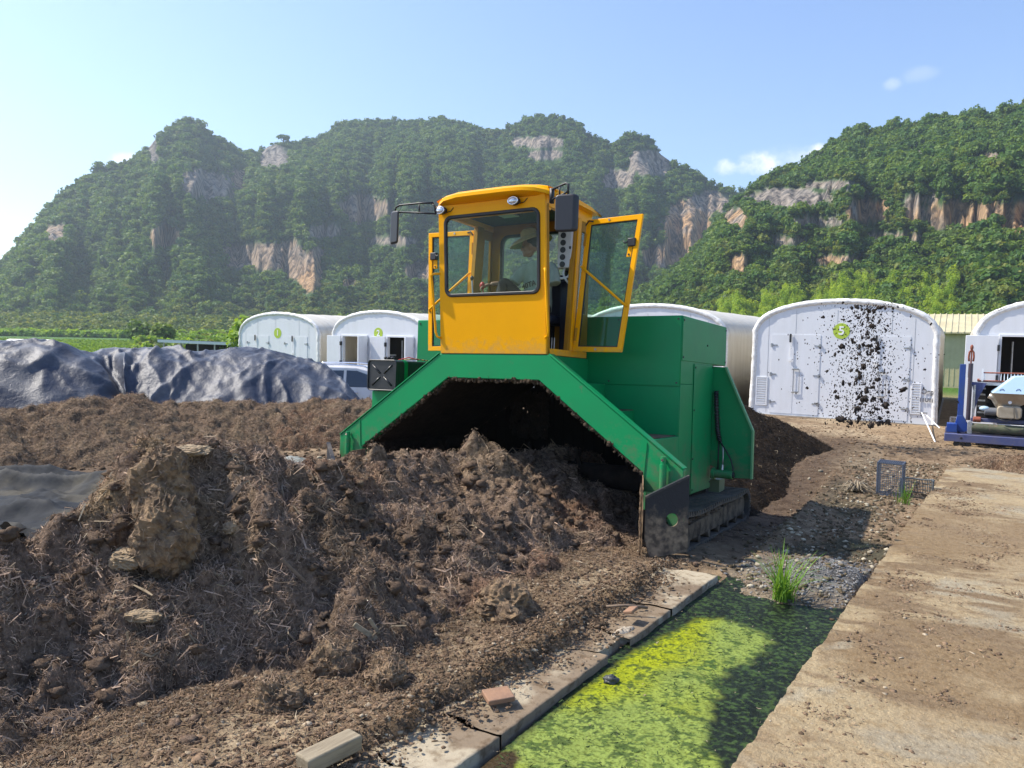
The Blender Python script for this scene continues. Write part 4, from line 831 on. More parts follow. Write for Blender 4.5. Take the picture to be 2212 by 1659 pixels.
# fuel tank on its bracket
tk = mp_(MB().ring(rr(-2.075, -1.612, -.452, -.068, .045), rr(-2.06, -1.627, -.437, -.083, .04), .295, .33), 'fuel_tank', TANKB, bevel=.006)
mp_(MB().prism(rr(-2.07, -1.617, -.447, -.073, .043), 'y', .312, .985), 'tank_body', TANKB, tk, bevel=.01)
for a, c in (((-2.0, -.385), (-1.69, -.135)), ((-2.0, -.135), (-1.69, -.385))):
    for p0, p1 in ((.0, .40), (.60, 1.)):
        A = Vector((a[0]+(c[0]-a[0])*p0, .309, a[1]+(c[1]-a[1])*p0)); B_ = Vector((a[0]+(c[0]-a[0])*p1, .309, a[1]+(c[1]-a[1])*p1)); mp_(MB().tube([A, B_], .012, 8), 'pressed_rib', TANKB, tk, smooth=True)
mp_(MB().ring(rr(-2.076, -1.611, -.453, -.067, .045), rr(-2.068, -1.619, -.445, -.075, .04), .46, .52), 'tank_strap', GREENP, tk)
cap = mp_(MB().cyl((-1.83, .42, -.07), (-1.83, .42, -.045), .05, 16), 'filler_cap', BLKP, tk, bevel=.004)
for i in range(6): mp_(MB().ell((-1.83+.05*math.cos(i*1.047), .42+.05*math.sin(i*1.047), -.045), (.02, .02, .02), seg=8, rings=6), 'cap_lug', BLKP, cap)
mp_(MB().tube([(-1.7, .55, -.06), (-1.55, .6, -.045), (-1.4, .7, -.07), (-1.28, .9, -.09)], .008, 6), 'fuel_line', mat('striped_cable', (.45, .32, .05), .6, c2=(.02, .02, .02), ns=60, lo=.48, hi=.52), tk, smooth=True)
mp_(MB().tube([(-1.75, .50, -.065), (-1.6, .52, -.03), (-1.5, .6, -.06)], .006, 6), 'fuel_line', REDP, tk, smooth=True)
mp_(MB().box(-2.04, -1.72, .36, .985, -.95, -.457), 'tank_bracket', GREENP, bevel=.005)
# ---- cab
lean = lambda x, y, z: (x, y-.077*max(z, 0), z)
cab = mp_(MB().ring(rr(-.725, .625, .004, 1.585, .004), rr(-.645, .562, .628, 1.512, .085), -.005, .03).map(lean), 'cab', YEL, bevel=.004)
b = MB()
b.prism([(-.116, 1.50), (-.127, 1.66), (.02, 1.66), (.02, 1.50)], 'x', -.72, .62)
mp_(b, 'header', YEL, cab, bevel=.006)
gk = rr(-.648, .565, .625, 1.515, .088); gi = rr(-.612, .529, .661, 1.479, .062)
ws = mp_(MB().ring(gk, gi, -.022, .012).map(lean), 'windscreen', BLK, bevel=.008)
mp_(MB().prism(rr(-.625, .542, .648, 1.492, .07), 'y', -.004, .002).map(lean), 'windscreen_glass', GLASS, ws)
# corner posts, sills, floor, rear wall
for s in (1, -1):
    k = (lambda t: t) if s > 0 else (lambda t: -.10-t); X = lambda a, c: (min(k(a), k(c)), max(k(a), k(c)))
    a, c = X(.575, .628)
    mp_(MB().prism([(.028, .0), (.075, .0), (-.04, 1.56), (-.09, 1.56)], 'x', a, c), 'corner_post', YELD, cab, bevel=.004)
    mp_(MB().box(a, c, .03, .955, .0, .068), 'door_sill', YEL, cab, bevel=.004)
    mp_(MB().prism([(.475, .068), (.60, .068), (.735, 1.55), (.60, 1.55)], 'x', a, c), 'door_post', YELD, cab, bevel=.004)
    a2, c2_ = X(.60, .64)
    mp_(MB().prism([(.52, .068), (.585, .068), (.715, 1.54), (.64, 1.54)], 'x', a2, c2_), 'hinge_post', YEL, cab, bevel=.004)
    mp_(MB().prism([(-.10, 1.53), (1.0, 1.53), (1.0, 1.69), (-.10, 1.69)], 'x', a, c), 'roof_rail', YEL, cab, bevel=.004)
    mp_(MB().ring([(.60, .068), (.955, .068), (.955, 1.53), (.735, 1.53)], [(.69, .50), (.90, .50), (.90, 1.42), (.77, 1.42)], 0, 1).map(lambda x, y, z: (a+(c-a)*(.3+.5*y), x, z)), 'rear_quarter', YELD, cab)
    mp_(MB().prism([(.69, .50), (.90, .50), (.90, 1.42), (.77, 1.42)], 'x', (a+c)/2-.002, (a+c)/2+.002), 'quarter_window', GLASS, cab)
mp_(MB().box(-.70, .60, -.0, .955, .0, .03), 'floor', BLK, cab)
mp_(MB().ring(rr(-.72, .62, .03, 1.64, .003), rr(-.55, .35, .74, 1.47, .10), .94, .97), 'rear_wall', YELD, cab)
rw = mp_(MB().ring(rr(-.565, .365, .725, 1.485, .11), rr(-.53, .33, .76, 1.45, .085), .925, .975), 'rear_window', BLK, cab, bevel=.006)
mp_(MB().box(-.70, .60, -.08, .93, 1.60, 1.635), 'headliner', mat('headliner', (.06, .035, .02), .85, c2=(.03, .02, .015), ns=6), cab)
mp_(MB().box(-.25, -.05, .25, .5, 1.585, 1.60), 'ceiling_lamp', GREYP, cab)
# roof with a rounded visor
pf = [(-.235, 1.655), (-.262, 1.675), (-.258, 1.712), (-.21, 1.742), (-.1, 1.762), (.3, 1.775), (.8, 1.752), (1.03, 1.715), (1.07, 1.69), (1.06, 1.645), (-.06, 1.648), (-.12, 1.63)]
def rf(x, y, z):
    u_ = (x+.03)/.72; z2 = z-.055*abs(u_)**6*(1 if z > 1.67 else 0); y2 = y+(.16*abs(u_)**5 if y < -.15 else 0); return (x, y2, z2)
b = MB(); xs = [-.775, -.755, -.70, -.6, -.4, -.2, 0, .2, .4, .54, .64, .695, .715]; vs = [rf(x, y, z) for x in xs for y, z in pf]; n = len(pf)
fs = [(i*n+j, i*n+(j+1) % n, (i+1)*n+(j+1) % n, (i+1)*n+j) for i in range(len(xs)-1) for j in range(n)]+[tuple(range(n)), tuple(range((len(xs)-1)*n, len(xs)*n))]
b.add(vs, fs); mp_(b, 'roof', YEL, cab, bevel=.006, seg=2)
# head lamps
for t_, z_ in ((-.652, 1.572), (.285, 1.588)):
    hl = mp_(MB().ell((t_, -.165, z_), (.066, .05, .045)), 'headlight', BLKP, smooth=True)
    mp_(MB().ell((t_-.004, -.192, z_-.004), (.062, .03, .040)), 'lens', LENS, hl, smooth=True)
    mp_(MB().tube([(t_-.06*math.cos(R(a)), -.205+.0*a, z_-.002+.040*math.sin(R(a))) for a in range(0, 360, 30)], .006, 6, closed=True), 'bezel', CHROME, hl, smooth=True)
    mp_(MB().tube([(t_+.05, -.14, z_-.02), (t_+.10, -.135, z_-.01), (t_+.13, -.125, z_+.03)], .0045, 6), 'wire', BLK, hl, smooth=True)
# mirrors
for s in (-1, 1):
    if s < 0: mc, rt, ends = (-1.245, -.25, 1.415), (-.735, -.215), (1.505, 1.665)
    else: mc, rt, ends = (.952, -.27, 1.385), (.735, -.19), (1.525, 1.64)
    mi = mp_(MB().prism(rr(-.082, .082, -.185, .185, .035), 'y', -.028, .03).map(lambda x, y, z: (mc[0]+x*(.88 if s < 0 else 1.25)*(1+.06*z)+y*.5*s, mc[1]+y+x*.25*s, mc[2]+z)), 'mirror', BLKP, bevel=.02, seg=3)
    tx = mc[0]; br = MB()
    if s < 0:
        br.tube([(rt[0], rt[1], 1.655), (-.9, -.235, 1.662), (-1.18, -.25, 1.662), (-1.235, -.25, 1.64), (-1.247, -.25, 1.58)], .011, 8).tube([(rt[0]+.04, rt[1], 1.53), (-.9, -.235, 1.556), (-1.235, -.25, 1.59)], .010, 8).tube([(-.91, -.235, 1.555), (-.91, -.235, 1.662)], .009, 8)
        br.tube([(rt[0]-.03, rt[1], 1.655), (rt[0]+.02, rt[1], 1.62), (rt[0]+.04, rt[1], 1.53)], .010, 8)
    else:
        br.tube([(rt[0], rt[1], 1.655), (.84, -.225, 1.672), (.925, -.255, 1.685), (.958, -.265, 1.67), (.962, -.27, 1.56)], .012, 8).tube([(rt[0], rt[1], 1.555), (.85, -.225, 1.575), (.955, -.262, 1.60)], .010, 8).tube([(.84, -.225, 1.672), (.845, -.225, 1.574)], .009, 8)
        br.box(rt[0]-.02, rt[0]+.015, rt[1]-.012, rt[1]+.03, 1.52, 1.67)
    mp_(br, 'bracket', BLK, mi, smooth=True)
# hand rails on the front
mp_(MB().tube([(-.72, -.075, .89), (-.79, -.085, .893), (-.825, -.09, .87), (-.815, -.085, .80), (-.775, -.045, .24), (-.755, -.04, .19), (-.715, -.035, .175)], .013, 8), 'handrail', YEL, smooth=True)
mp_(MB().tube([(.60, -.06, .885), (.63, -.09, .875), (.637, -.095, .83), (.668, -.055, .24), (.66, -.05, .19), (.62, -.025, .175)], .013, 8), 'handrail', YEL, smooth=True)
# doors
def door(s):
    k = (lambda t: t) if s > 0 else (lambda t: -.10-t)
    rz = lambda z: .585+.0915*(z-.06)
    out = [(.640, .058), (1.228, .055), (1.372, 1.535), (.705, 1.525)]; inn = [(.700, .115), (1.176, .11), (1.312, 1.478), (.757, 1.468)]
    d = mp_(MB().ring(out, inn, -.016, .02).map(lambda x, y, z: (k(x), rz(z)+y-.035*(x-.64), z)), 'cab_door', YEL, bevel=.005)
    mp_(MB().ring([(.692, .107), (1.184, .102), (1.320, 1.486), (.749, 1.476)], [(.712, .127), (1.166, .122), (1.300, 1.466), (.767, 1.456)], -.004, .012).map(lambda x, y, z: (k(x), rz(z)+y-.035*(x-.64), z)), 'seal', BLK, d)
    mp_(MB().prism([(.70, .115), (1.176, .11), (1.312, 1.478), (.757, 1.468)], 'y', .001, .005).map(lambda x, y, z: (k(x), rz(z)+y-.035*(x-.64), z)), 'door_glass', GLASSD, d)
    P_ = lambda t, z, o=-.05: (k(t), rz(z)+o-.035*(t-.64), z)
    mp_(MB().tube([P_(.675, 1.005, -.01), P_(.695, .995), P_(1.0, .755), P_(1.235, .565), P_(1.255, .545, -.01)], .014, 8), 'grab_bar', YEL, d, smooth=True)
    la = mp_(MB().box(-.055, .035, -.035, .03, -.045, .045).map(lambda x, y, z: (k(1.275+x), rz(1.235)-.035*.63+y, 1.235+z)), 'latch', BLKP, d, bevel=.008)
    mp_(MB().tube([(k(1.225), rz(1.24)-.05, 1.245), (k(1.19), rz(1.24)-.06, 1.225), (k(1.178), rz(1.24)-.055, 1.25)], .009, 6), 'latch_hook', BLKP, la, smooth=True)
    mp_(MB().prism([(1.205, 1.08), (1.26, 1.08), (1.275, 1.19), (1.222, 1.19)], 'y', -.006, .022).map(lambda x, y, z: (k(x), rz(z)+y-.035*(x-.64), z)), 'latch_plate', YEL, d, bevel=.003)
    mp_(MB().cyl(P_(1.235, 1.105, -.004), P_(1.235, 1.105, -.012), .011, 10), 'keyhole', BLK, d)
    for z_ in (.25, 1.3): mp_(MB().cyl((k(.655+.03*z_), rz(z_-.07)-.02, z_-.07), (k(.665+.03*z_), rz(z_+.07)-.02, z_+.07), .014, 10), 'hinge', YELD, d)
    mp_(MB().tube([P_(.79, 1.50, -.02), P_(.74, 1.51, -.03), P_(.70, 1.46, -.03)], .008, 6), 'door_stay', BLK, d, smooth=True)
    mp_(MB().cyl(P_(.98, 1.505, -.014), P_(.98, 1.505, -.022), .012, 10), 'rivet', GALV, d); mp_(MB().cyl(P_(.92, .085, -.014), P_(.92, .085, -.022), .012, 10), 'rivet', GALV, d)
door(1); door(-1)
# interior
st_ = mp_(MB().box(-.02, .40, .48, .88, .36, .47), 'seat', NAVY, bevel=.04, seg=3); mp_(MB().box(.0, .38, .80, .90, .45, .95), 'backrest', NAVY, st_, bevel=.04, seg=3); mp_(MB().box(.08, .30, .58, .78, .03, .36), 'pedestal', BLK, st_)
mp_(MB().box(.40, .56, .70, .90, .05, .86), 'side_console', NAVY, bevel=.01)
cons = mp_(MB().box(-.60, -.22, .10, .32, .03, .66), 'control_console', BLKP, bevel=.02)
for t_, r_, z0, z1, m_, kr in ((-.47, .20, .66, .865, BLK, .022), (-.34, .22, .66, .78, REDP, .032)):
    lv = mp_(MB().cyl((t_+.02, r_, z0-.02), (t_, r_, z1), .009, 8), 'control_lever', GALV if m_ is BLK else REDP); mp_(MB().ell((t_, r_, z1), (kr, kr, kr*1.3)), 'knob', m_, lv, smooth=True)
for t_ in (.46, .49, .52): mp_(MB().cyl((t_, .36, .03), (t_+.003, .36, .20), .005, 6), 'pedal_rod', GALV)
ac = mp_(MB().box(.42, .60, .56, .78, .985, 1.42), 'air_conditioner', GREYP, bevel=.018, seg=3)
for i in range(5): mp_(MB().cyl((.492-.001*i, .562, 1.345-.08*i), (.492-.001*i, .553, 1.345-.08*i), .033, 20), 'vent', BLK, ac)
mp_(MB().box(.565, .59, .557, .561, 1.19, 1.22), 'switch_panel', BLK, ac)
mp_(MB().tube([(.43, .60, .99), (.39, .58, .95), (.40, .57, .89), (.48, .57, .87), (.55, .58, .885), (.58, .6, .95)], .014, 8), 'drain_hose', mat('white_hose', (.55, .56, .53), .5), ac, smooth=True)
mp_(MB().tube([(.50, .60, .99), (.49, .58, .92), (.53, .57, .86), (.575, .58, .80)], .013, 8), 'drain_hose', bpy.data.materials['white_hose'], ac, smooth=True)
mp_(MB().box(.30, .46, .80, .86, 1.02, 1.29), 'fire_cabinet', mat('dark_red_paint', (.13, .012, .02), .5), bevel=.01)

# ------------------------------------------------------------------ greenhouses
UG = Vector((math.cos(R(30)), -math.sin(R(30)), 0)); VG = Vector((math.sin(R(30)), math.cos(R(30)), 0))
def GM(p): return Matrix(((UG.x, VG.x, 0, p[0]), (UG.y, VG.y, 0, p[1]), (0, 0, 1, p[2]), (0, 0, 0, 1)))
def archpts(w_, eave, apex, base, n=22, rnd_=.0):
    pts = [(-w_-.03, base), (-w_, 1.1), (-w_+.01, eave-.12)]
    for i in range(n+1):
        a = math.pi*(1-i/n); x = w_*math.cos(a); z = eave+(apex-eave)*math.sin(a)**.86
        pts.append((x*.985 if 0 < i < n else x, z))
    return pts+[(w_-.01, eave-.12), (w_, 1.1), (w_+.03, base)]
def text_mesh(name, body, size, m, parent, M, ext=.003, mirror=False):
    c = bpy.data.curves.new(name, 'FONT'); c.body = body; c.size = size; c.align_x = 'CENTER'; c.align_y = 'CENTER'; c.extrude = ext; c.offset = .006 if size > .1 else 0
    t = bpy.data.objects.new(name, c); COL.objects.link(t); bpy.context.view_layer.update()
    me = bpy.data.meshes.new_from_object(t.evaluated_get(bpy.context.evaluated_depsgraph_get())); bpy.data.objects.remove(t); bpy.data.curves.remove(c)
    me.name = name
    if mirror: me.transform(Matrix.Scale(-1, 4, (1, 0, 0)))
    me.transform(M); me.materials.clear(); o = link(name, me, m, parent); return o
FRONT = Matrix(((1, 0, 0, 0), (0, 0, -1, 0), (0, 1, 0, 0), (0, 0, 0, 1)))       # text in xz facing -y
def gh_hinge(b, x, z, s):
    b.box(x-.02, x+.02, -.035, -.002, z-.045, z+.045); b.box(min(x, x-s*.14), max(x, x-s*.14), -.022, -.002, z-.014, z+.014)
def gh_door(root, x0, x1, seam, opened=False, racks=True, dark=(.02, .018, .018)):
    """double door between x0 and x1; opened: the leaves swing out and the dark inside shows"""
    z0, z1 = .06, 2.13
    if not opened:
        for a, c, hs_, hx in ((x0, seam-.004, 1, x0), (seam+.004, x1, -1, x1)):
            d = MB().box(a+.004, c-.004, -.010, .004, z0, z1).build('door', WHT, root)
            for z in (.35, 1.08, 1.85):
                b = MB(); gh_hinge(b, hx+(.01 if hs_ > 0 else -.01), z, -hs_); b.build('hinge', GALV, d)
        b = MB().cyl((seam-.10, -.045, 1.55), (seam-.10, -.045, 2.08), .008, 6); b.box(seam-.135, seam-.065, -.055, -.03, 1.44, 1.50)
        b.build('pull_rod', WSIGN, d); MB().box(seam-.125, seam-.075, -.06, -.028, 1.93, 2.15).build('bolt_case', BLKP, d, bevel=.008)
        b = MB().box(seam-.03, seam+.14, -.05, -.028, 1.215, 1.25).box(seam-.03, seam+.14, -.05, -.028, .615, .65); b.build('latch', GALV, d, bevel=.004)
        MB().ring([(seam+.01, .64), (seam+.16, .64), (seam+.16, 1.23), (seam+.01, 1.23)], [(seam+.022, .652), (seam+.148, .652), (seam+.148, 1.218), (seam+.022, 1.218)], -.036, -.028).build('hatch_frame', GALV, d)
    else:
        MB().box(x0+.05, x1-.05, -.012, -.004, z0, z1-.02).build('opening', DKIN, root) if False else None
        fr = MB().ring([(x0, z0), (x1, z0), (x1, z1+.04), (x0, z1+.04)], [(x0+.06, z0+.02), (x1-.06, z0+.02), (x1-.06, z1-.02), (x0+.06, z1-.02)], -.03, .11).build('door_frame', WHT, root, bevel=.005)
        for sx, hx in ((-1, x0), (1, x1)):
            ang = R(172 if sx < 0 else 100); wd = (x1-x0)/2 if sx > 0 else .66
            ca, sa = math.cos(ang), math.sin(ang)
            b = MB().box(0, wd, -.03, .03, z0, z1).map(lambda x, y, z: (hx+sx*(-(ca)*x)*(1)+0*y, -.045-sa*x+y*abs(ca), z) if sx < 0 else (hx+(-ca*x)+y*abs(sa), -.045-sa*x, z))
            if sx < 0: b = MB().box(hx-wd, hx-.01, -.10, -.045, z0, z1)
            d = b.build('door', WHT, root, bevel=.006)
            b = MB()
            for z in (.4, 1.15, 1.85): b.box(hx-.025, hx+.025, -.115, -.03, z-.07, z+.07)
            b.build('hinge', BLKP, d)
        rk = MB()
        xr = x0+.55*(x1-x0)
        for dy in (.35, .95):
            rk.box(xr, xr+.06, dy, dy+.05, .0, 1.72)
            for z in (.55, 1.03, 1.42): rk.box(xr, x1+.5, dy, dy+.04, z, z+.06)
        rk.build('shelf_rack', mat('white_rack', (.5, .5, .52), .5), root); rk = MB().cyl((x0+.30, .5, .05), (x0+.30, .5, 2.0), .02, 8); rk.build('standpipe', GALV, root)
def greenhouse(k, pos, label, number=None, opened=False, louver=True, length=10.5):
    root = empty('greenhouse', GM(pos), label, 'greenhouse', 'white arched greenhouses in a row')
    W, EV, AP = 2.17, 2.22, 3.02
    ap = archpts(W-.05, EV-.02, AP-.04, .0)
    if not opened: wall = MB().prism(ap, 'y', 0, .10).build('front_wall', WHT, root)
    else:
        b = MB()
        up_ = [p for p in ap if p[1] > 2.17]; b.prism([(-W+.05, 2.17)]+up_+[(W-.05, 2.17)], 'y', 0, .10)
        for a, c in ((-W+.05, -1.66), (-.52, .36), (1.58, W-.05)): b.box(a, c, 0, .10, 0, 2.17)
        wall = b.build('front_wall', WHT, root)
        b = MB()
        inn_ = archpts(W-.12, EV-.1, AP-.12, .02)
        b.prism(inn_, 'y', 1.6, 1.65); b.build('added_dark_sheet', DKIN, root)  # dark sheet added behind the open doors so the inside looks unlit
    for x in (-1.78, -.10, 1.66, -1.1, 1.15): 
        if not opened: MB().box(x-.003, x+.003, -.003, .0, .05 if abs(x) > 1.6 else 2.16, EV+.35 if abs(x) > 1.2 else AP-.25).build('panel_seam', GALV, wall)
    # film cover: shell with hoop ripples
    ys = [-.03]+[i*length/42 for i in range(1, 43)]; outer = archpts(W, EV, AP, -.02); n = len(outer); vs = []
    for j, y in enumerate(ys):
        rip = -.018*abs(math.sin(j*math.pi/3)) if j else 0
        for (x, z) in outer:
            f_ = 1+rip/1.5; vs.append((x*f_+.01*vn(np.array(j*.7), np.array(z*3+x), 5+k), y, z*(f_ if z > 2 else 1)+(.012*vn(np.array(j*.9), np.array(x*2.), 9+k) if z > 2 else 0)))
    fs = [(j*n+i, j*n+i+1, (j+1)*n+i+1, (j+1)*n+i) for j in range(len(ys)-1) for i in range(n-1)]
    o = MB().add(vs, fs).build('film_cover', FILM, root, smooth=True); sm = o.modifiers.new('s', 'SOLIDIFY'); sm.thickness = .012; sm.offset = -1
    MB().prism(archpts(W-.02, EV-.02, AP-.02, 0), 'y', length-.03, length).build('rear_wall', WHT, root)
    pts = [Vector((x*.985, .035, z-.03 if z > 2.3 else z)) for x, z in outer]; fine = []
    for a, c in zip(pts[:-1], pts[1:]):
        m_ = max(1, int((c-a).length/.05)); fine += [a.lerp(c, i/m_) for i in range(m_)]
    fine.append(pts[-1]); rads = [.078+.010*float(vn(np.array(i*.55), np.array(k*3.1), 3))+.006*float(vn(np.array(i*1.7), np.array(k*1.1), 4)) for i in range(len(fine))]
    MB().tube(fine, rads, 10).build('film_rim', FILMR, root, smooth=True)
    if number:
        sg = MB().cyl((0.0, -.006, 2.24), (0, .002, 2.24), .20, 32).build('number_sign', LIME, root)
        text_mesh('numeral', number, .30, WSIGN, sg, Matrix.Translation((0, -.009, 2.24)) @ FRONT)
    gh_door(root, -1.70, -.48, -1.12, opened); gh_door(root, .38, 1.58, .92, opened)
    if louver:
        for x0, x1 in ((-2.06, -1.76), (1.64, 1.86)):
            lv = MB().ring([(x0, .24), (x1, .24), (x1, 1.0), (x0, 1.0)], [(x0+.03, .27), (x1-.03, .27), (x1-.03, .97), (x0+.03, .97)], -.02, .0).build('louver', WHT, root, bevel=.003)
            for i in range(11): MB().box(x0+.03, x1-.03, -.018, .0, .28+i*.063, .30+i*.063).map(lambda x, y, z: (x, y, z+(y*-.9))).build('slat', WHT, lv)
    MB().box(-W-.08, W+.08, -.10, length, -.35, .012).build('concrete_base', mat('gh_base', (.34, .32, .29), .9, c2=(.2, .18, .15), ns=5), root)
    return root
C5 = (8.33, 19.56, 0); zb = {1: -.37, 2: -.30, 3: -.2, 4: -.1, 5: 0, 6: .05}
lab = {1: 'white arched greenhouse with closed doors and a green number 1 sign, beside the field', 2: 'white arched greenhouse with green number 2 sign and open doors showing racks, above the car',
       3: 'white arched greenhouse almost wholly hidden behind the yellow cab of the machine', 4: 'white arched greenhouse whose roof rises just behind the green machine body, no number in sight',
       5: 'white arched greenhouse with green number 5 sign, spattered by flying compost', 6: 'white arched greenhouse with an open door behind the blue packing machine'}
for k in range(1, 7):
    p = (C5[0]-4.37*(5-k), C5[1]+2.6*(5-k), zb[k]); root = greenhouse(k, p, lab[k], {1: '1', 2: '2', 5: '5'}.get(k), opened=k in (2, 6), louver=k in (5, 4, 3))
    if k == 5:
        text_mesh('film_print', '\u0186ep', .16, mat('print_ink', (.16, .16, .17), .6), root, Matrix.Translation((2.0, -.03, .80)) @ FRONT)
        text_mesh('film_print', '11U1N', .12, bpy.data.materials['print_ink'], root, Matrix.Translation((2.0, -.03, .60)) @ FRONT)

# cream shed behind, ribbed roof
CREAM = mat('cream_sheet', (.56, .50, .30), .5, c2=(.46, .40, .24), ns=1.5)
sh = empty('storage_shed', GM(tuple(D(2060, 790, 34).xy)+(.1,)), 'cream coloured shed with ribbed roof in the gap between two greenhouses', 'shed')
MB().box(-4, 7, 0, 6, -.3, 2.35).build('wall', CREAM, sh)
b = MB()
for i in range(56): b.box(-4+i*.2, -3.97+i*.2, -.012, 0, 0, 2.35)
b.build('wall_ribs', CREAM, sh)
rf_ = MB().prism([(-.35, 2.36), (3.0, 3.25), (6.35, 2.36), (6.35, 2.32), (3.0, 3.19), (-.35, 2.30)], 'x', -4.2, 7.2).build('roof', CREAM, sh)
b = MB()
for i in range(46): b.prism([(-.36, 2.385), (3.0, 3.285), (3.0, 3.25), (-.36, 2.355)], 'x', -4.2+i*.25, -4.15+i*.25)
b.build('roof_ribs', CREAM, rf_)
# low blue-roofed shed in the field
q0, q1 = D(370, 737, 65), D(512, 748, 65)
bs = empty('field_shed', Matrix.Translation((q0.x, q0.y, -1.7)), 'long low shed with dark blue roof standing in the green field', 'shed')
BLUER = mat('blue_roof', (.06, .085, .16), .35, c2=(.10, .13, .22), ns=3, stretch=(.3, 3, 1))
ln = (q1-q0).length*1.35
rfb = MB().prism([(-2.5, 2.75), (3, 2.45), (3, 2.37), (-2.5, 2.67)], 'x', 0, ln).map(lambda x, y, z: (x, y-.28*x*0, z-.022*x)).build('roof', BLUER, bs)
MB().box(0, ln, -2.52, -2.42, 2.5, 2.72).map(lambda x, y, z: (x, y, z-.022*x)).build('gutter', WHT, rfb)
for i in range(6): MB().box(.3+i*(ln-.6)/5, .42+i*(ln-.6)/5, -2.2, -2.1, 0, 2.5).build('post', GALV, bs)
MB().box(.1, ln, 2.6, 2.7, .0, 2.3).build('back_wall', DKIN, bs)
q0 = D(62, 742, 120); bs = empty('field_hut', Matrix.Translation((q0.x, q0.y, -1.7)), 'tiny white roofed hut far out in the crops', 'hut')
MB().prism([(-2.5, .9), (0, 1.5), (2.5, .9), (2.5, .8), (0, 1.4), (-2.5, .8)], 'x', -3, 3.5).build('roof', mat('white_sheet_roof', (.7, .68, .6), .5), bs); MB().box(-2.6, 3.1, -2, 2, 0, .85).build('wall', CREAM, bs)

# ------------------------------------------------------------------ tarpaulin covered heap
tp = [(-13.5, 14.6, 1.5), (-12.2, 15.5, 1.5), (-10.5, 15.75, 1.53), (-9.8, 16.0, 1.53), (-9.51, 16.25, 1.5), (-9.31, 16.5, 1.36), (-9.15, 16.75, 1.32), (-8.98, 17.0, 1.40), (-8.38, 17.25, 1.39), (-7.66, 17.5, 1.4), (-6.49, 17.75, 1.45), (-5.93, 18.0, 1.36), (-5.13, 18.25, 1.24), (-4.64, 18.5, 1.10), (-4.14, 18.75, .78), (-3.7, 19.0, .40), (-3.2, 19.15, .12)]
s, Sg, Q, q, X, Y, Zz, base, prof = heap('t', onspine(tp, .06), 2.6, 1.8, .035, 360, '', '', 0.0, 1.7)
s2 = s[Sg]; dn = -Q
fold = ridged(s2*.75+.4*fbm(s2, Q, .8, 2, 371), Q*.22+.3*fbm(s2, Q, .6, 2, 372), 1., 3, 373); cr1 = ridged(s2*1.3+.3*Q, Q*.9-.4*s2, 1., 4, 374); wr_ = ridged(s2*3+.6*fbm(s2, Q, 2, 2, 376), Q*2.4, 1., 3, 375)
pleat = np.exp(-((s2-(5.6-.08*dn))/.9)**2)*np.cos((s2-5.6)*9.5/(1+.35*np.maximum(dn, 0)))*sst(.2, .8, dn)
lump = fbm(s2, Q, .55, 3, 377)
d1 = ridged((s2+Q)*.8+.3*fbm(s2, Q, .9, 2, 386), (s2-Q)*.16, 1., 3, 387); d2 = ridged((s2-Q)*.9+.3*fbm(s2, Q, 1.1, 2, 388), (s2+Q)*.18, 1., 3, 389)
vf = ridged(s2*1.0+.5*fbm(s2, Q, .7, 2, 391), Q*.12, 1., 2, 392)
crs = lambda a: np.maximum(a, 0)**1.6
Zt = Zz+sst(-.25, .15, prof)*(.16*crs(fold)*sst(-.2, .9, dn)+.12*crs(d1)+.10*crs(d2)+.10*crs(vf)*sst(0, .8, dn)+.028*wr_+.10*np.maximum(0, ridged(s2*1.7+.5*Q, Q*.9-.4*s2, 1., 2, 383))**4*sst(-.2, .5, dn)+.07*np.maximum(0, ridged(s2*2.6-.9*Q, Q*1.3, 1., 2, 384))**4+.10*lump*sst(0, 1, dn)+.15*pleat)
front = sst(.2, 1.6, dn)
Xt = X+front*.06*d1; Yt = Y-front*(.14*crs(fold)+.10*crs(vf)+.06*crs(d2))
hem = base+.02+.05*np.maximum(0, ridged(s2, Q, 1.1, 3, 379))
Zt = np.maximum(Zt, hem)
ok = (prof > -.22+.10*fbm(s2, Q*0, 1.5, 3, 378))
C = np.array([.032, .040, .064])[None, None]*np.ones(X.shape)[..., None]
C = mix(C, [.15, .15, .155], sst(.45, .8, ridged(s2*.9, Q*.8, 1., 4, 381))*.45); C = mix(C, [.13, .13, .14], sst(.2, .6, fbm(s2, Q, .5, 4, 382))*.6); C = mix(C, [.10, .11, .13], sst(.35, -.1, dn)*.8); C = mix(C, [.10, .115, .14], sst(9.0, 11.5, s2)*.6); C = mix(C, [.20, .205, .22], np.maximum(sst(.80, .95, d1), sst(.82, .95, d2))*.55); C = mix(C, [.16, .165, .18], sst(.72, .92, ridged(s2*2.1+.5*Q, Q*1.2-.5*s2, 1., 3, 397))*.4)  # crest and crease ridges painted paler, as if catching the light
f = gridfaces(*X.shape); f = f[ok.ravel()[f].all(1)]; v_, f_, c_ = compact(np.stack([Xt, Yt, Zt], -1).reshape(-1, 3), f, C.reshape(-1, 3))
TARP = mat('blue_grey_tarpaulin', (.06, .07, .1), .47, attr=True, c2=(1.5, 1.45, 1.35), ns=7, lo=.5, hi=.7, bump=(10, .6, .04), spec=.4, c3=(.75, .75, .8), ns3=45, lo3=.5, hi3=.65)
o = link('tarpaulin', npmesh('tarpaulin', v_, f_, c_), TARP); tag(o, 'wrinkled blue grey tarpaulin draped over a long heap in front of the field', 'tarpaulin')

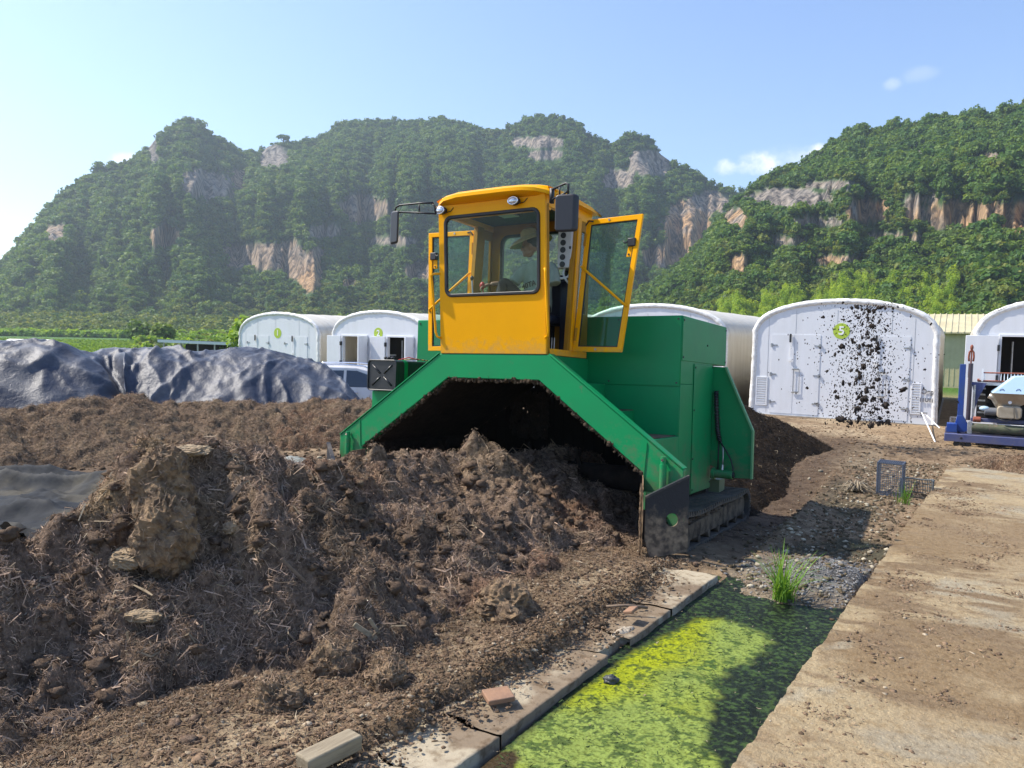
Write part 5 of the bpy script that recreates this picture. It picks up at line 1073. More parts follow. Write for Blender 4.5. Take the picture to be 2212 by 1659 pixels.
# dark sheet on the ground, left of the near heap
tt = np.arange(-7.4, -2.2, .03); rr_ = np.arange(-3.6, -.9, .03); T, RR = np.meshgrid(tt, rr_, indexing='ij')
a_ = T*.9+RR*.45; fo = ridged(a_*.35, RR*1.5-.5*T, 1., 3, 390); wr_ = ridged(T*1.5, RR*3, 1., 3, 391)
Zs = gz(T, RR)+.035+.20*np.maximum(0, fo)**1.5+.06*np.maximum(0, wr_)+.05*np.maximum(0, ridged(T*1.1+RR, RR*2.2-T*.5, 1., 2, 398))**3+.06*fbm(T, RR, .8, 3, 392)+.24*np.exp(-(((T+4.15)/.35)**2+((RR+1.6)/.45)**2))*(1+.8*ridged(T*2, RR*3, 1, 2, 395))
ok = (RR < -1.15+.12*fbm(T, RR*0, 1., 3, 393)+.06*(T+5)) & (RR > -3.4+.2*fbm(T, RR*0, 1., 3, 394))
C = np.array([.022, .025, .030])[None, None]*np.ones(T.shape)[..., None]; C = mix(C, [.085, .075, .055], sst(.1, .5, fbm(T, RR, 1.3, 4, 396))*.7); C = mix(C, [.07, .07, .07], sst(.6, .95, fo)*.5)
f = gridfaces(*T.shape); f = f[ok.ravel()[f].all(1)]; v_, f_, c_ = compact(np.stack([T, RR, Zs], -1).reshape(-1, 3), f, C.reshape(-1, 3))
SHEETM = mat('dark_ground_sheet', (.05, .05, .06), .75, spec=.12, attr=True, bump=(14, .4, .02), c2=(1.4, 1.35, 1.2), ns=9, lo=.5, hi=.7)
o = link('ground_sheet', npmesh('ground_sheet', v_, f_, c_), SHEETM); o.matrix_world = SITE; tag(o, 'dark folded plastic sheet lying flat on the dirt behind the heap', 'plastic sheet')
# pale sheet by the plough blade
n_ = 60; uu, vv_ = np.meshgrid(np.linspace(-1, 1, n_), np.linspace(-1, 1, n_), indexing='ij'); rad = np.sqrt(uu**2+vv_**2); an = np.arctan2(vv_, uu)
lim = .80+.18*fbm(np.cos(an)*2, np.sin(an)*2, 1, 3, 401)
X = -2.90+.62*uu; Y = 9.9+.5*vv_; Zs = gz(*site_np(X, Y))+.04+.27*np.clip(1-(rad/lim)**2.2, 0, 1)*(1+.35*uu)+.05*ridged(uu*1.7, vv_*1.7, 1, 3, 402)
f = gridfaces(n_, n_); f = f[(rad < lim).ravel()[f].all(1)]
v_, f_, _ = compact(np.stack([X, Y, Zs], -1).reshape(-1, 3), f, None)
o = link('plastic_sheet', npmesh('plastic_sheet', v_, f_), mat('pale_plastic', (.24, .24, .20), .5, c2=(.28, .28, .24), ns=6, bump=(8, .5, .03))); tag(o, 'crumpled pale grey plastic sheet left of the plough blade', 'plastic sheet')

# ------------------------------------------------------------------ trees, crops, plantation
def tree(name, pos, h, rad, seed, label, m, flat=1., lobes=9, n=900, leaf=.22, cat='tree', group=None, trunk=.45):
    root = empty(name, Vector(pos), label, cat, group); g = random.Random(seed)
    b = MB(); top = h*trunk; b.tube([(0, 0, -.2), (g.uniform(-.1, .1), 0, top*.5), (g.uniform(-.2, .2), g.uniform(-.2, .2), top), (0, 0, h*.75)], [.10*rad, .08*rad, .06*rad, .03*rad], 8)
    for i in range(5):
        a = g.random()*6.28; b.tube([(0, 0, top*.8), (math.cos(a)*rad*.35, math.sin(a)*rad*.35, top+.25*h*g.random()), (math.cos(a)*rad*.7, math.sin(a)*rad*.7, top+.35*h*g.random()+.1*h)], [.05*rad, .035*rad, .015*rad], 6)
    b.build('trunk', BARK, root)
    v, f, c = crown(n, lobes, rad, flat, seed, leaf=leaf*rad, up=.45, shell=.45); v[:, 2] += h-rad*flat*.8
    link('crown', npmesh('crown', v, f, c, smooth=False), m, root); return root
def gpt(vx, Y): 
    d = ray(vx, 700); x = d.x/d.y*Y; return (x, Y, float(gz(*site_np(np.array(x), np.array(float(Y))))))
for i, (vx, Y, h, rad, m, lb) in enumerate(((548, 62, 4.4, 2.0, CROPM, 'bright green round tree standing closest to the end of greenhouse one'), (522, 66, 3.6, 1.7, CROPM, 'shorter bright green tree between the round tree and the bushy hillside'), (575, 72, 5.0, 2.0, LEAFB, 'olive green tree rising just above the roof of greenhouse one'),
        (505, 74, 2.9, 1.5, LEAFB, 'low olive shrub tree beyond the blue roofed shed'), (500, 50, .95, .55, LEAF, 'small dark round bush beside the wall of greenhouse one'), (610, 80, 4.2, 1.8, LEAFB, 'thin pale tree behind the ridge of greenhouse one'), (352, 140, 4.6, 2.6, LEAF, 'dark bushy tree at the foot of the hill above the blue roofed shed'), (300, 170, 5, 3.2, LEAF, 'wide dark green tree at the far edge of the corn'))):
    tree('bush' if rad < .8 else 'tree', gpt(vx, Y), h, rad, 600+i, lb, m, n=1000 if rad > 1 else 400, cat='bush' if rad < .8 else 'tree')
# lone trees on the skyline
for i, (x, y, rad, lb) in enumerate(((612, 306, 5.5, 'lone tree with a flat crown in the notch right of the pointed summit'), (1712, 362, 3.4, 'single leaning tree sticking out of the slope beside the small cloud'), (2012, 258, 3.0, 'dark tree top breaking the skyline of the hill on the right'), (655, 0, 0, ''))[:3]):
    src = PA if i == 0 else PB; pxx, pyy = pix(src[:, -4].reshape(-1, 3)); k = int(np.argmin(np.abs(pxx-x))); p = src[k, -4]
    tree('tree', tuple(p-np.array([0, 0, 2.5])), rad*1.9, rad, 640+i, lb, LEAF, flat=.55, n=700, leaf=.2, trunk=.55)
g = np.random.default_rng(9)
# eucalyptus rows at the foot of the right hill
rows = []
for q_ in np.linspace(.015, .36, 38):
    ri = int(np.searchsorted(sB[0], q_)); f_ = (q_-sB[0, ri-1])/(sB[0, ri]-sB[0, ri-1])
    rows.append((PB[:, ri-1]*(1-f_)+PB[:, ri]*f_)[55:262:4])
P = np.concatenate(rows); P = P+g.normal(0, .35, P.shape)*np.array([1, 1, 0]); P = P[rng.random(len(P)) > .03]
scatter('plantation', P+np.array([0, 0, 1.6]), 1.15+.45*rng.random(len(P)), PR_P, '', 11)
# bushes below the plantation and along the foot of the hills
def band(n, vx0, vx1, Y0, Y1, s0, s1, protos, name, seed, z=None, rise=0.):
    g = np.random.default_rng(seed); vx = vx0+(vx1-vx0)*g.random(n); Y = Y0*(Y1/Y0)**g.random(n); x = (vx-CX)/F*Y
    z = gz(*site_np(x, Y)); z = np.where(np.abs(z) > 5, -1.7, z)+np.clip((Y-Y0)/(Y1-Y0), 0, 1)*rise
    sc_ = s0+(s1-s0)*g.random(n); scatter(name, np.stack([x, Y, z], -1), sc_, protos, '', seed)
band(1500, 1950, 2500, 95, 150, .9, 2.0, PR_S, 'scrub', 12, rise=2)
P, sg = hillpoints(PB, mB, sB, 9000, 23, .0, .40); vx_, _ = pix(P); ok_ = vx_ > 1900; scatter('scrub', P[ok_], (1.0+2.2*rng.random(len(P))**2.5)[ok_], PR_S+PR_F[:1], '', 19)
band(1700, 1750, 2500, 60, 110, .8, 1.7, PR_S, 'scrub', 18, rise=.5)
band(2600, 560, 1400, 130, 330, 1.6, 3.4, PR_S+PR_F, 'scrub', 13, rise=6)
band(2600, -200, 700, 272, 350, 1.0, 3.6, PR_S, 'scrub', 14, rise=7)
band(3600, -200, 560, 250, 268, 1.2, 2.0, PR_C, 'corn', 15)
band(1500, 300, 700, 125, 230, .9, 1.8, PR_C+PR_S, 'banana_plants', 16, rise=1.5)
band(34000, -500, 640, 24, 198, .28, .48, PR_C, 'crops', 17)

# ------------------------------------------------------------------ driver in the cab
def skin(chains, lv=2):
    """chains: list of [(point, radius), ...]; chains that share a point are joined"""
    vs = []; rs = []; ed = []; idx = {}
    def vid(p, r):
        k = tuple(round(a, 4) for a in p)
        if k not in idx: idx[k] = len(vs); vs.append(Vector(p)); rs.append(r)
        return idx[k]
    for ch in chains:
        ids = [vid(p, r) for p, r in ch]; ed += list(zip(ids[:-1], ids[1:]))
    me = bpy.data.meshes.new('k'); me.from_pydata(vs, ed, []); o = bpy.data.objects.new('k', me); COL.objects.link(o)
    sk = o.modifiers.new('s', 'SKIN'); sk.use_smooth_shade = True
    for i, v in enumerate(me.skin_vertices[0].data):
        r = rs[i]; v.radius = r if isinstance(r, tuple) else (r, r); v.use_root = i == 0
    sb = o.modifiers.new('b', 'SUBSURF'); sb.levels = sb.render_levels = lv
    bpy.context.view_layer.update(); m2 = bpy.data.meshes.new_from_object(o.evaluated_get(bpy.context.evaluated_depsgraph_get())); bpy.data.objects.remove(o); return m2
def merge(mes, vox=None):
    bm = bmesh.new()
    for m_ in mes: bm.from_mesh(m_)
    me = bpy.data.meshes.new('m'); bm.to_mesh(me); bm.free(); o = bpy.data.objects.new('m', me); COL.objects.link(o)
    if vox:
        r_ = o.modifiers.new('r', 'REMESH'); r_.mode = 'VOXEL'; r_.voxel_size = vox; r_.use_smooth_shade = True
        s_ = o.modifiers.new('s', 'SMOOTH'); s_.iterations = 3; s_.factor = .5
    bpy.context.view_layer.update(); m2 = bpy.data.meshes.new_from_object(o.evaluated_get(bpy.context.evaluated_depsgraph_get())); bpy.data.objects.remove(o); return m2
SKIN = mat('skin', (.30, .165, .105), .55, c2=(.24, .12, .075), ns=14)
SHIRT = mat('grey_green_shirt', (.33, .40, .33), .85, c2=(.24, .30, .25), ns=3, bump=(5, .6, .03), stretch=(2.5, 2.5, .7))
TROUS = mat('dark_trousers', (.014, .015, .02), .8, bump=(9, .4, .02))
HATM = mat('straw_hat', (.46, .33, .15), .8, c2=(.26, .17, .07), ns=30, bump=(60, .6, .006), stretch=(1, 1, 4))
PEL = Vector((.17, .60, .55))
T0 = lambda p: tuple(Vector(p)-PEL)
def ch(*pr): return [(T0(p), r) for p, r in pr]
head_c = Vector((.085, .535, 1.235)); fdir = Vector((-.93, -.33, -.12)).normalized(); fu = (Vector((0, 0, 1))-fdir*fdir.z).normalized(); fs_ = fdir.cross(fu)
def hp(f, s, u): return head_c+fdir*f+fs_*s+fu*u
neck = (.15, .585, 1.10); chest = (.165, .60, .95); shR = (-.01, .575, 1.045); shL = (.345, .60, 1.04)
elR = (-.085, .47, .83); wrR = (-.27, .27, .80); elL = (.41, .54, .80); wrL = (.33, .30, .66)
body = [ch((PEL, .12), ((.165, .60, .75), .115), (chest, .115), ((.155, .592, 1.05), .06), (neck, .052), (tuple(hp(-.02, 0, -.06)), .055), (tuple(hp(0, 0, 0)), .07)),
        ch((chest, .115), (shR, .055), (elR, .040), (wrR, .026)), ch((chest, .115), (shL, .055), (elL, .040), (wrL, .026)),
        ch((PEL, .12), ((.06, .55, .53), .085), ((-.155, .36, .85), .058), ((-.17, .30, .48), .04), ((-.18, .24, .44), .035)),
        ch((PEL, .12), ((.27, .55, .53), .085), ((.36, .16, .60), .058), ((.47, .28, .16), .04), ((.47, .20, .12), .035))]
meshes = [skin(body)]
# head: skull, jaw, nose, ears, brow, lips
hb = MB(); Mh = Matrix((fdir, fs_, fu)).transposed()
def he(f, s, u, rad, **k): hb.ell(hp(f, s, u)-PEL, rad, Mh, **k)
he(-.012, 0, .03, (.098, .076, .098), seg=20, rings=14); he(.022, 0, -.045, (.066, .055, .066), seg=16, rings=12); he(.072, 0, -.082, (.022, .026, .018)); he(.093, 0, -.008, (.020, .013, .026)); he(.103, 0, -.020, (.013, .015, .010))
he(.080, 0, .035, (.014, .05, .012)); he(.086, 0, -.050, (.010, .022, .0065)); he(.083, 0, -.062, (.010, .02, .006))
for s in (-1, 1): he(-.01, s*.078, .0, (.02, .010, .032)); he(.055, s*.045, -.02, (.03, .018, .025))
# hands: palm, four curled fingers, thumb
def hand(wr, fw, up, sd, curl):
    wr, fw, up = Vector(wr), Vector(fw).normalized(), Vector(up).normalized(); lat = fw.cross(up).normalized(); up = lat.cross(fw); out = []
    out.append(skin([[(tuple(wr-PEL), .024), (tuple(wr+fw*.045-PEL), (.034, .017)), (tuple(wr+fw*.085-PEL), (.036, .014))]], 1))
    for i, (o_, l_) in enumerate(((-.027, .066), (-.009, .074), (.009, .07), (.026, .056))):
        p = wr+fw*.08+lat*o_; q1_ = p+fw*l_*.42-up*l_*.10; q2_ = q1_+(fw*math.cos(curl)-up*math.sin(curl))*l_*.38; q3_ = q2_+(fw*math.cos(curl*1.9)-up*math.sin(curl*1.9))*l_*.30
        out.append(skin([[(tuple(p-PEL), .0095), (tuple(q1_-PEL), .0088), (tuple(q2_-PEL), .008), (tuple(q3_-PEL), .0068)]], 1))
    p = wr+fw*.03+lat*sd*.028; out.append(skin([[(tuple(p-PEL), .012), (tuple(p+fw*.03+lat*sd*.022-up*.012-PEL), .0105), (tuple(p+fw*.058+lat*sd*.022-up*.028-PEL), .008)]], 1))
    return out
meshes += hand(wrR, (-.55, -.45, -.25), (-.2, -.2, .9), 1, .9)+hand(wrL, (-.15, -.7, -.1), (0, -.1, 1), -1, .7)
hb2 = hb.build('hb', None); meshes.append(hb2.data); bpy.data.objects.remove(hb2)
pm_ = merge(meshes, .0075); pm_.name = 'person'
person = link('person', pm_, SKIN, None, True); person.matrix_world = MACH @ Matrix.Translation(PEL+Vector((0, 0, ZB)))
tag(person, 'person in straw hat and grey green t-shirt seated in the yellow cab, looking sideways', 'person')
def pp(me, name, m, parent=person, smooth=True): me.name = name; return link(name, me, m, parent, smooth)
sb_ = MB(); rg = [(.50, .17, .60, .165, .13), (.60, .17, .60, .172, .135), (.75, .168, .595, .168, .125), (.90, .166, .598, .182, .12), (1.0, .163, .597, .188, .105), (1.045, .158, .593, .15, .088), (1.085, .153, .588, .075, .066)]
vs = [T0((cx+a*math.cos(k*math.pi/14), cy+b2*math.sin(k*math.pi/14), z)) for z, cx, cy, a, b2 in rg for k in range(28)]
sb_.add(vs, [(i*28+k, i*28+(k+1) % 28, (i+1)*28+(k+1) % 28, (i+1)*28+k) for i in range(len(rg)-1) for k in range(28)]+[tuple(range(27, -1, -1)), tuple(range(6*28, 7*28))])
for pts, rad_ in (([(.03, .585, 1.015), (-.02, .54, .95), (-.082, .478, .835)], [.072, .070, .068]), ([(.30, .60, 1.015), (.365, .58, .95), (.412, .548, .81)], [.072, .070, .068])):
    sb_.tube([T0(p) for p in pts], rad_, 16)
sb2 = sb_.build('k', None); shirt = merge([sb2.data], .011); bpy.data.objects.remove(sb2)
shirt = pp(shirt, 'shirt', SHIRT)
tx_ = text_mesh('shirt_print', '40TA', .085, mat('shirt_print_ink', (.03, .04, .035), .8), shirt, Matrix.Translation(Vector((.12, .468, .80))-PEL) @ Matrix.Rotation(R(-6), 4, 'Z') @ Matrix.Rotation(R(-14), 4, 'Y') @ FRONT, .004)
pp(skin([ch(((.17, .60, .52), .135), ((.17, .60, .60), .13)), ch(((.17, .60, .52), .135), ((.06, .55, .53), .10), ((-.155, .36, .86), .075), ((-.17, .30, .50), .058)), ch(((.17, .60, .52), .135), ((.27, .55, .53), .10), ((.36, .16, .61), .075), ((.46, .27, .22), .058))]), 'trousers', TROUS)
pp(skin([[(T0((.47, .30, .14)), .045), (T0((.475, .22, .105)), .045), (T0((.48, .12, .10)), .036)]]), 'shoe', mat('muddy_shoe', (.16, .12, .08), .9, c2=(.07, .05, .035), ns=9))
pp(skin([[(T0((-.175, .31, .46)), .045), (T0((-.18, .23, .425)), .045), (T0((-.19, .14, .42)), .036)]]), 'shoe', bpy.data.materials['muddy_shoe'])
for s in (-1, 1):
    b = MB().ell(hp(.078, s*.031, .008)-PEL, (.010, .013, .009), Mh); b.build('eye', BLK, person, smooth=True)
b = MB().ell(hp(-.03, 0, .045)-PEL, (.095, .081, .09), Mh, seg=18, rings=12); b.build('hair', mat('black_hair', (.012, .01, .009), .6), person, smooth=True)
# wide straw hat: crown and drooping brim
hat = MB(); prof = [(.0, .145), (.05, .142), (.085, .12), (.098, .08), (.102, .045), (.125, .040), (.19, .018), (.245, -.022), (.25, -.028), (.243, -.030), (.19, .006), (.12, .03), (.095, .035), (.09, .08), (.07, .115), (0, .13)]
tilt = Matrix.Rotation(R(-9), 3, fs_) ; vs = []; n = 36
for r_, z_ in prof:
    for k in range(n):
        a = 2*math.pi*k/n; wob = .012*math.sin(2*a+.5)*(r_/.25)**2; v = fdir*(r_*math.cos(a))+fs_*(r_*math.sin(a))+fu*(z_+wob); vs.append(hp(-.01, 0, .075)+tilt @ v-PEL)
hat.add(vs, [(i*n+k, i*n+(k+1) % n, (i+1)*n+(k+1) % n, (i+1)*n+k) for i in range(len(prof)-1) for k in range(n)]); ho = hat.build('straw_hat', HATM, person, smooth=True)

# ------------------------------------------------------------------ white car beyond the tarpaulin
cp = D(752, 800, 22.3); CMX = Matrix.Translation((cp.x+.35, cp.y, -.68)) @ Matrix.Rotation(R(-4), 4, 'Z')
car = empty('parked_car', CMX, 'white car parked between the tarpaulin and greenhouse two, only its upper side in view', 'car')
CARP = mat('white_car_paint', (.72, .71, .70), .25, coat=.6, c2=(.62, .58, .52), ns=2); CARG = mat('dark_car_glass', (.012, .016, .03), .08, spec=.8)
def carshape(x, y, z):
    k = 1-.16*max(0, (z-.95)/.75)**1.2; return (x, y*k, z)
sidep = [(-2.25, .45), (-2.3, .75), (-2.22, 1.02), (-2.02, 1.12), (-1.72, 1.46), (-1.5, 1.62), (-.9, 1.69), (.1, 1.68), (.62, 1.56), (1.22, 1.12), (1.95, 1.0), (2.28, .84), (2.32, .5), (1.85, .32), (1.8, .5), (1.62, .66), (1.38, .7), (1.14, .66), (.96, .5), (.92, .32), (-.98, .32), (-1.02, .5), (-1.2, .66), (-1.42, .7), (-1.66, .66), (-1.84, .5), (-1.9, .32)]
mbody = MB()
ys = [-.90, -.86, -.5, 0, .5, .86, .90]; n = len(sidep); vs = []
for y in ys:
    e_ = .035 if abs(y) > .88 else 0
    for (x, z) in sidep: vs.append(carshape(x*(1-e_*.4), y, z-e_*(.6 if z > .9 else 0)))
mbody.add(vs, [(i*n+j, i*n+(j+1) % n, (i+1)*n+(j+1) % n, (i+1)*n+j) for i in range(len(ys)-1) for j in range(n)]+[tuple(range(n)), tuple(range((len(ys)-1)*n, len(ys)*n))])
cb = mbody.build('body', CARP, car, bevel=.02)
for s in (-1, 1):
    def onside(x, z, o=.004): p = carshape(x, .885, z); return (p[0], s*(p[1]+o+.012), p[2])
    for pts in ([(-1.72, 1.20), (-1.45, 1.52), (-1.18, 1.555), (-1.18, 1.15)], [(-1.12, 1.15), (-1.12, 1.56), (-.25, 1.58), (-.25, 1.12)], [(-.17, 1.12), (-.17, 1.58), (.12, 1.575), (.60, 1.42), (.98, 1.12)]):
        MB().add([onside(x, z) for x, z in pts]+[onside(x, z, -.03) for x, z in pts], [tuple(range(len(pts))), tuple(range(2*len(pts)-1, len(pts)-1, -1))]+[(i, (i+1) % len(pts), len(pts)+(i+1) % len(pts), len(pts)+i) for i in range(len(pts))]).build('window', CARG, car)
    MB().tube([(-1.5, s*.66, 1.64), (-1.3, s*.665, 1.725), (-.3, s*.67, 1.74), (.3, s*.665, 1.70), (.5, s*.66, 1.60)], .022, 8).build('roof_rail', CHROME, car, smooth=True)
    for x in (-.95, -.02): MB().beam(onside(x, .97, .01), onside(x+.2, .975, .01), .03, .03).build('door_handle', CHROME, car, bevel=.008)
    for x in (-.215, -1.15): MB().beam(onside(x, .45, -.006), onside(x, 1.12, -.006), .012, .012).build('door_gap', BLK, car)
    MB().ell((.72, s*.98, 1.14), (.10, .11, .075)).build('wing_mirror', CARP, car, smooth=True)
    for x in (-1.42, 1.38):
        wl_ = MB().cyl((x, s*.66, .34), (x, s*.90, .34), .34, 26).build('wheel', BLK, car, bevel=.04, seg=3); MB().cyl((x, s*.88, .34), (x, s*.905, .34), .22, 20).build('rim', GALV, wl_, bevel=.01)
MB().box(-2.05, -1.62, -.62, .62, 1.60, 1.64).build('tail_spoiler', CARP, car, bevel=.012)
MB().prism([(-.6, 1.5), (.6, 1.5), (.74, 1.15), (-.74, 1.15)], 'y', -.01, .01).map(lambda x, y, z: (.67+(1.5-z)*1.30+y, x, z+.02)).build('windshield', CARG, car)

# ------------------------------------------------------------------ blue packing machine at the right edge
bm_ = empty('packing_machine', GM((8.58, 15.04, -.02)), 'blue steel packing machine with hopper, roller and tall post on small wheels', 'packing machine')
BLUEP = mat('blue_paint', (.012, .055, .30), .42, c2=(.03, .07, .22), ns=3); BLUED = mat('faded_blue_beam', (.06, .075, .19), .6, c2=(.10, .10, .17), ns=4, c3=(.2, .16, .12), ns3=9, lo3=.6, hi3=.75)
RUST = mat('rusty_red', (.30, .075, .04), .7, c2=(.18, .06, .03), ns=20)
STN = mat('grimy_stainless', (.42, .38, .32), .35, .6, c2=(.30, .25, .19), ns=5, lo=.35, hi=.7); FOILB = mat('pale_blue_film', (.42, .58, .72), .35)
def bx(name, a, m, par=bm_, **k): return MB().box(*a).build(name, m, par, **k)
bx('base_beam', (-.05, 2.6, -.12, .0, .10, .25), BLUED, bevel=.008); bx('base_beam', (-.05, 2.6, 1.15, 1.27, .10, .25), BLUED, bevel=.008); bx('cross_beam', (.05, .17, .0, 1.15, .11, .24), BLUED)
MB().cyl((.24, -.124, .175), (.24, -.12, .175), .022, 14).build('beam_hole', BLK, bm_)
for x in (.16, .36, 1.5, 2.3):
    MB().cyl((x, -.09, .055), (x, -.03, .055), .055, 16).build('caster', BLK, bm_, bevel=.008)
po = MB().box(.15, .255, .30, .40, .40, 1.60).build('post', BLUEP, bm_, bevel=.006)
MB().prism([(.08, .26), (.36, .26), (.34, .42), (.255, .58), (.15, .58), (.13, .46)], 'y', .28, .42).build('post_foot', BLUEP, po, bevel=.006); bx('post_base', (-.02, .16, .2, .46, .25, .42), BLUEP, bevel=.006)
bx('guide_rail', (.268, .30, .30, .34, .42, 1.34), WSIGN)
tb = MB().cyl((.335, .32, .50), (.335, .32, 1.62), .042, 18).build('cylinder_tube', mat('purple_grey_tube', (.06, .045, .06), .45), bm_)
MB().cyl((.335, .32, 1.62), (.335, .32, 1.95), .014, 10).build('piston_rod', RUST, tb); MB().tube([(.30, .32, 1.66), (.292, .32, 1.74), (.30, .32, 1.84), (.335, .32, 1.90), (.37, .32, 1.84), (.378, .32, 1.74), (.37, .32, 1.66)], .018, 8).build('clevis_head', RUST, tb, smooth=True)
MB().ell((.335, .32, 1.93), (.03, .03, .06)).build('head_knob', RUST, tb, smooth=True)
MB().cyl((.40, .05, .385), (2.6, .05, .385), .085, 26).build('roller', mat('mossy_roller', (.10, .11, .06), .7, c2=(.05, .06, .035), ns=6, c3=(.16, .12, .08), ns3=12), bm_, bevel=.01)
bx('roller_bracket', (.33, .41, -.02, .14, .26, .50), GALV, bevel=.008); bx('lower_rail', (.38, 2.6, .16, .24, .49, .56), BLUED, bevel=.006); bx('drip_tray', (.3, 2.6, .2, 1.1, .255, .275), DKIN)
MB().cyl((.42, .12, .54), (.55, .12, .54), .055, 16).build('bearing', RUST, bm_, bevel=.01)
bx('side_plate', (.40, .44, .30, .36, .50, 1.20), GALV, bevel=.004)
MB().prism([(.36, 1.26), (.62, 1.24), (.56, 1.10), (.50, .95), (.44, .7), (.40, .7), (.42, 1.0)], 'y', .34, .38).build('gusset', BLUED, bm_)
MB().cyl((.345, .30, 1.225), (.345, .36, 1.225), .035, 14).build('pivot', BLUEP, bm_)
hp_ = MB().add([(.83, .0, .84), (1.16, .0, .84), (1.16, .4, .84), (.83, .4, .84), (.72, -.10, 1.08), (1.5, -.10, 1.08), (1.5, .6, 1.08), (.72, .6, 1.08)], [(0, 3, 2, 1), (0, 1, 5, 4), (1, 2, 6, 5), (2, 3, 7, 6), (3, 0, 4, 7)]).build('hopper', STN, bm_)
MB().add([(.70, -.12, 1.08), (1.52, -.12, 1.08), (1.52, .62, 1.08), (.70, .62, 1.08), (1.05, .0, 1.40), (1.52, .0, 1.44), (1.52, .5, 1.44), (1.05, .5, 1.40)], [(0, 1, 5, 4), (1, 2, 6, 5), (2, 3, 7, 6), (3, 0, 4, 7), (4, 5, 6, 7)]).build('hopper_hood', FOILB, hp_, bevel=.01)
for x, z in ((.86, 1.13), (1.12, 1.14), (1.28, 1.30)):
    rg_ = MB().tube([(x+.035*math.cos(R(a)), -.118+.31*(z-1.08)+.0, z+.035*math.sin(R(a))) for a in range(0, 360, 30)], .005, 5, closed=True).build('film_mark', BLUEP, hp_)
MB().cyl((1.0, .05, .91), (1.0, -.045, .91), .03, 16).build('gauge', WSIGN, hp_)
MB().tube([(.66, .1, 1.02), (.74, .1, .98), (.80, .1, .88), (.86, .1, .78)], .06, 10).build('feed_chute', STN, bm_, smooth=True)
MB().prism(rr(.80, 1.20, .60, .84, .07), 'y', -.06, .35).build('gearbox', mat('beige_cover', (.42, .36, .27), .5, c2=(.3, .25, .18), ns=5), bm_, bevel=.02, seg=3)
MB().cyl((.60, .12, .71), (.82, .12, .71), .075, 18).build('motor', mat('grey_motor', (.14, .15, .17), .5), bm_, bevel=.015); MB().ell((.60, .12, .76), (.09, .07, .05)).build('motor_cover', FOILB, bm_, smooth=True)
MB().tube([(.80, -.06, .60), (.95, -.09, .55), (1.08, -.08, .62), (1.06, -.07, .85)], .007, 6).build('cable', BLK, bm_, smooth=True)
rl_ = MB().tube([(.55, .5, 1.44), (2.6, .5, 1.47)], .014, 8).build('guard_rail', RUST, bm_); MB().tube([(.48, .5, 1.28), (2.6, .5, 1.30)], .014, 8).build('rail_bar', RUST, rl_)
for i in range(14): MB().cyl((.58+i*.055*(1 if i else 1), .5, 1.28), (.58+i*.055, .5, 1.44), .007, 6).build('baluster', WSIGN, rl_) if i in (0, 5, 6, 7, 8, 9, 10, 11, 12, 13) else None
bx('rail_post', (.53, .56, .48, .52, 1.27, 1.52), WSIGN); MB().cyl((.46, .5, 1.29), (.50, .5, 1.29), .03, 12).build('rail_knob', RUST, bm_)
bx('back_frame', (.48, 2.6, .8, .9, .5, 1.25), DKIN); bx('upper_shelf', (.45, 2.6, .4, .8, 1.20, 1.24), GALV)
for i in range(5): bx('rib', (.5, .62, .70, .76, .62+i*.12, .65+i*.12), GALV)
# scaffold of white pole tools leaning at the corner of greenhouse five
def leanpole(p0, p1, label, head=None):
    p0, p1 = Vector(p0), Vector(p1); o = empty('squeegee', p0, label, 'floor tool'); MB().cyl((0, 0, 0), p1-p0, .014, 8).build('handle', WSIGN, o)
    if head: MB().beam(p1-p0-UG*.12, p1-p0+UG*.12, .03, .03).build('head', GALV, o, bevel=.006)
C5v = Vector(C5); leanpole(tuple(G(1970+50, 955)), tuple(C5v+UG*1.90-VG*.16+Vector((0, 0, .30))), 'white pole with crossbar leaning low against the corner of greenhouse five', True)
leanpole(tuple(G(2030, 925)), tuple(C5v+UG*1.98-VG*.12+Vector((0, 0, .26))), 'thinner white pole lying behind the pole with crossbar')

# ------------------------------------------------------------------ crates
CRATE = mat('dark_blue_crate', (.07, .085, .12), .5); CRATEG = mat('grey_crate', (.10, .115, .12), .55)
def lattice(mb, o_, ex, ey, nx, ny, bar=.005, rim=.018):
    o_, ex, ey = Vector(o_), Vector(ex), Vector(ey); nrm = ex.cross(ey).normalized()
    for i in range(nx+1): mb.beam(o_+ex*i/nx, o_+ex*i/nx+ey, rim if i in (0, nx) else bar, rim*.6 if i in (0, nx) else bar, up=nrm)
    for j in range(ny+1): mb.beam(o_+ey*j/ny, o_+ey*j/ny+ex, rim if j in (0, ny) else bar, rim*.6 if j in (0, ny) else bar, up=nrm)
a, b_ = G(*((3300+575*.35986)*.54004, (1700+705*.36)*.54004)), G(*((3300+855*.35986)*.54004, (1700+738*.36)*.54004))
ex = (b_-a); ex.z = 0; ey = Vector((.02, .05, .43)); bk = Vector((-ex.y, ex.x, 0)).normalized()*.24+Vector((.0, 0, .01))
zc_ = float(gz(*site_np(np.array(a.x), np.array(a.y))))
crt = empty('plastic_crate', Vector((a.x, a.y, zc_)), 'dark lattice plastic crate standing upright on its end in the channel', 'crate')
for nm, args in (('base_panel', ((0, 0, 0), ex, ey, 13, 15)), ('side_panel', ((0, 0, 0), bk, ey, 9, 15)), ('side_panel', (ex, bk, ey, 9, 15)), ('end_panel', ((0, 0, 0), ex, bk, 13, 9)), ('end_panel', (ey, ex, bk, 13, 9))):
    m_ = MB(); lattice(m_, *args); m_.build(nm, CRATE, crt)
bp_ = a+ex*.98+bk*1.0; bsk = empty('plastic_crate', Vector((bp_.x, bp_.y, zc_)), 'broken curved grey lattice basket lying behind the upright crate', 'crate')
m_ = MB(); pr = []
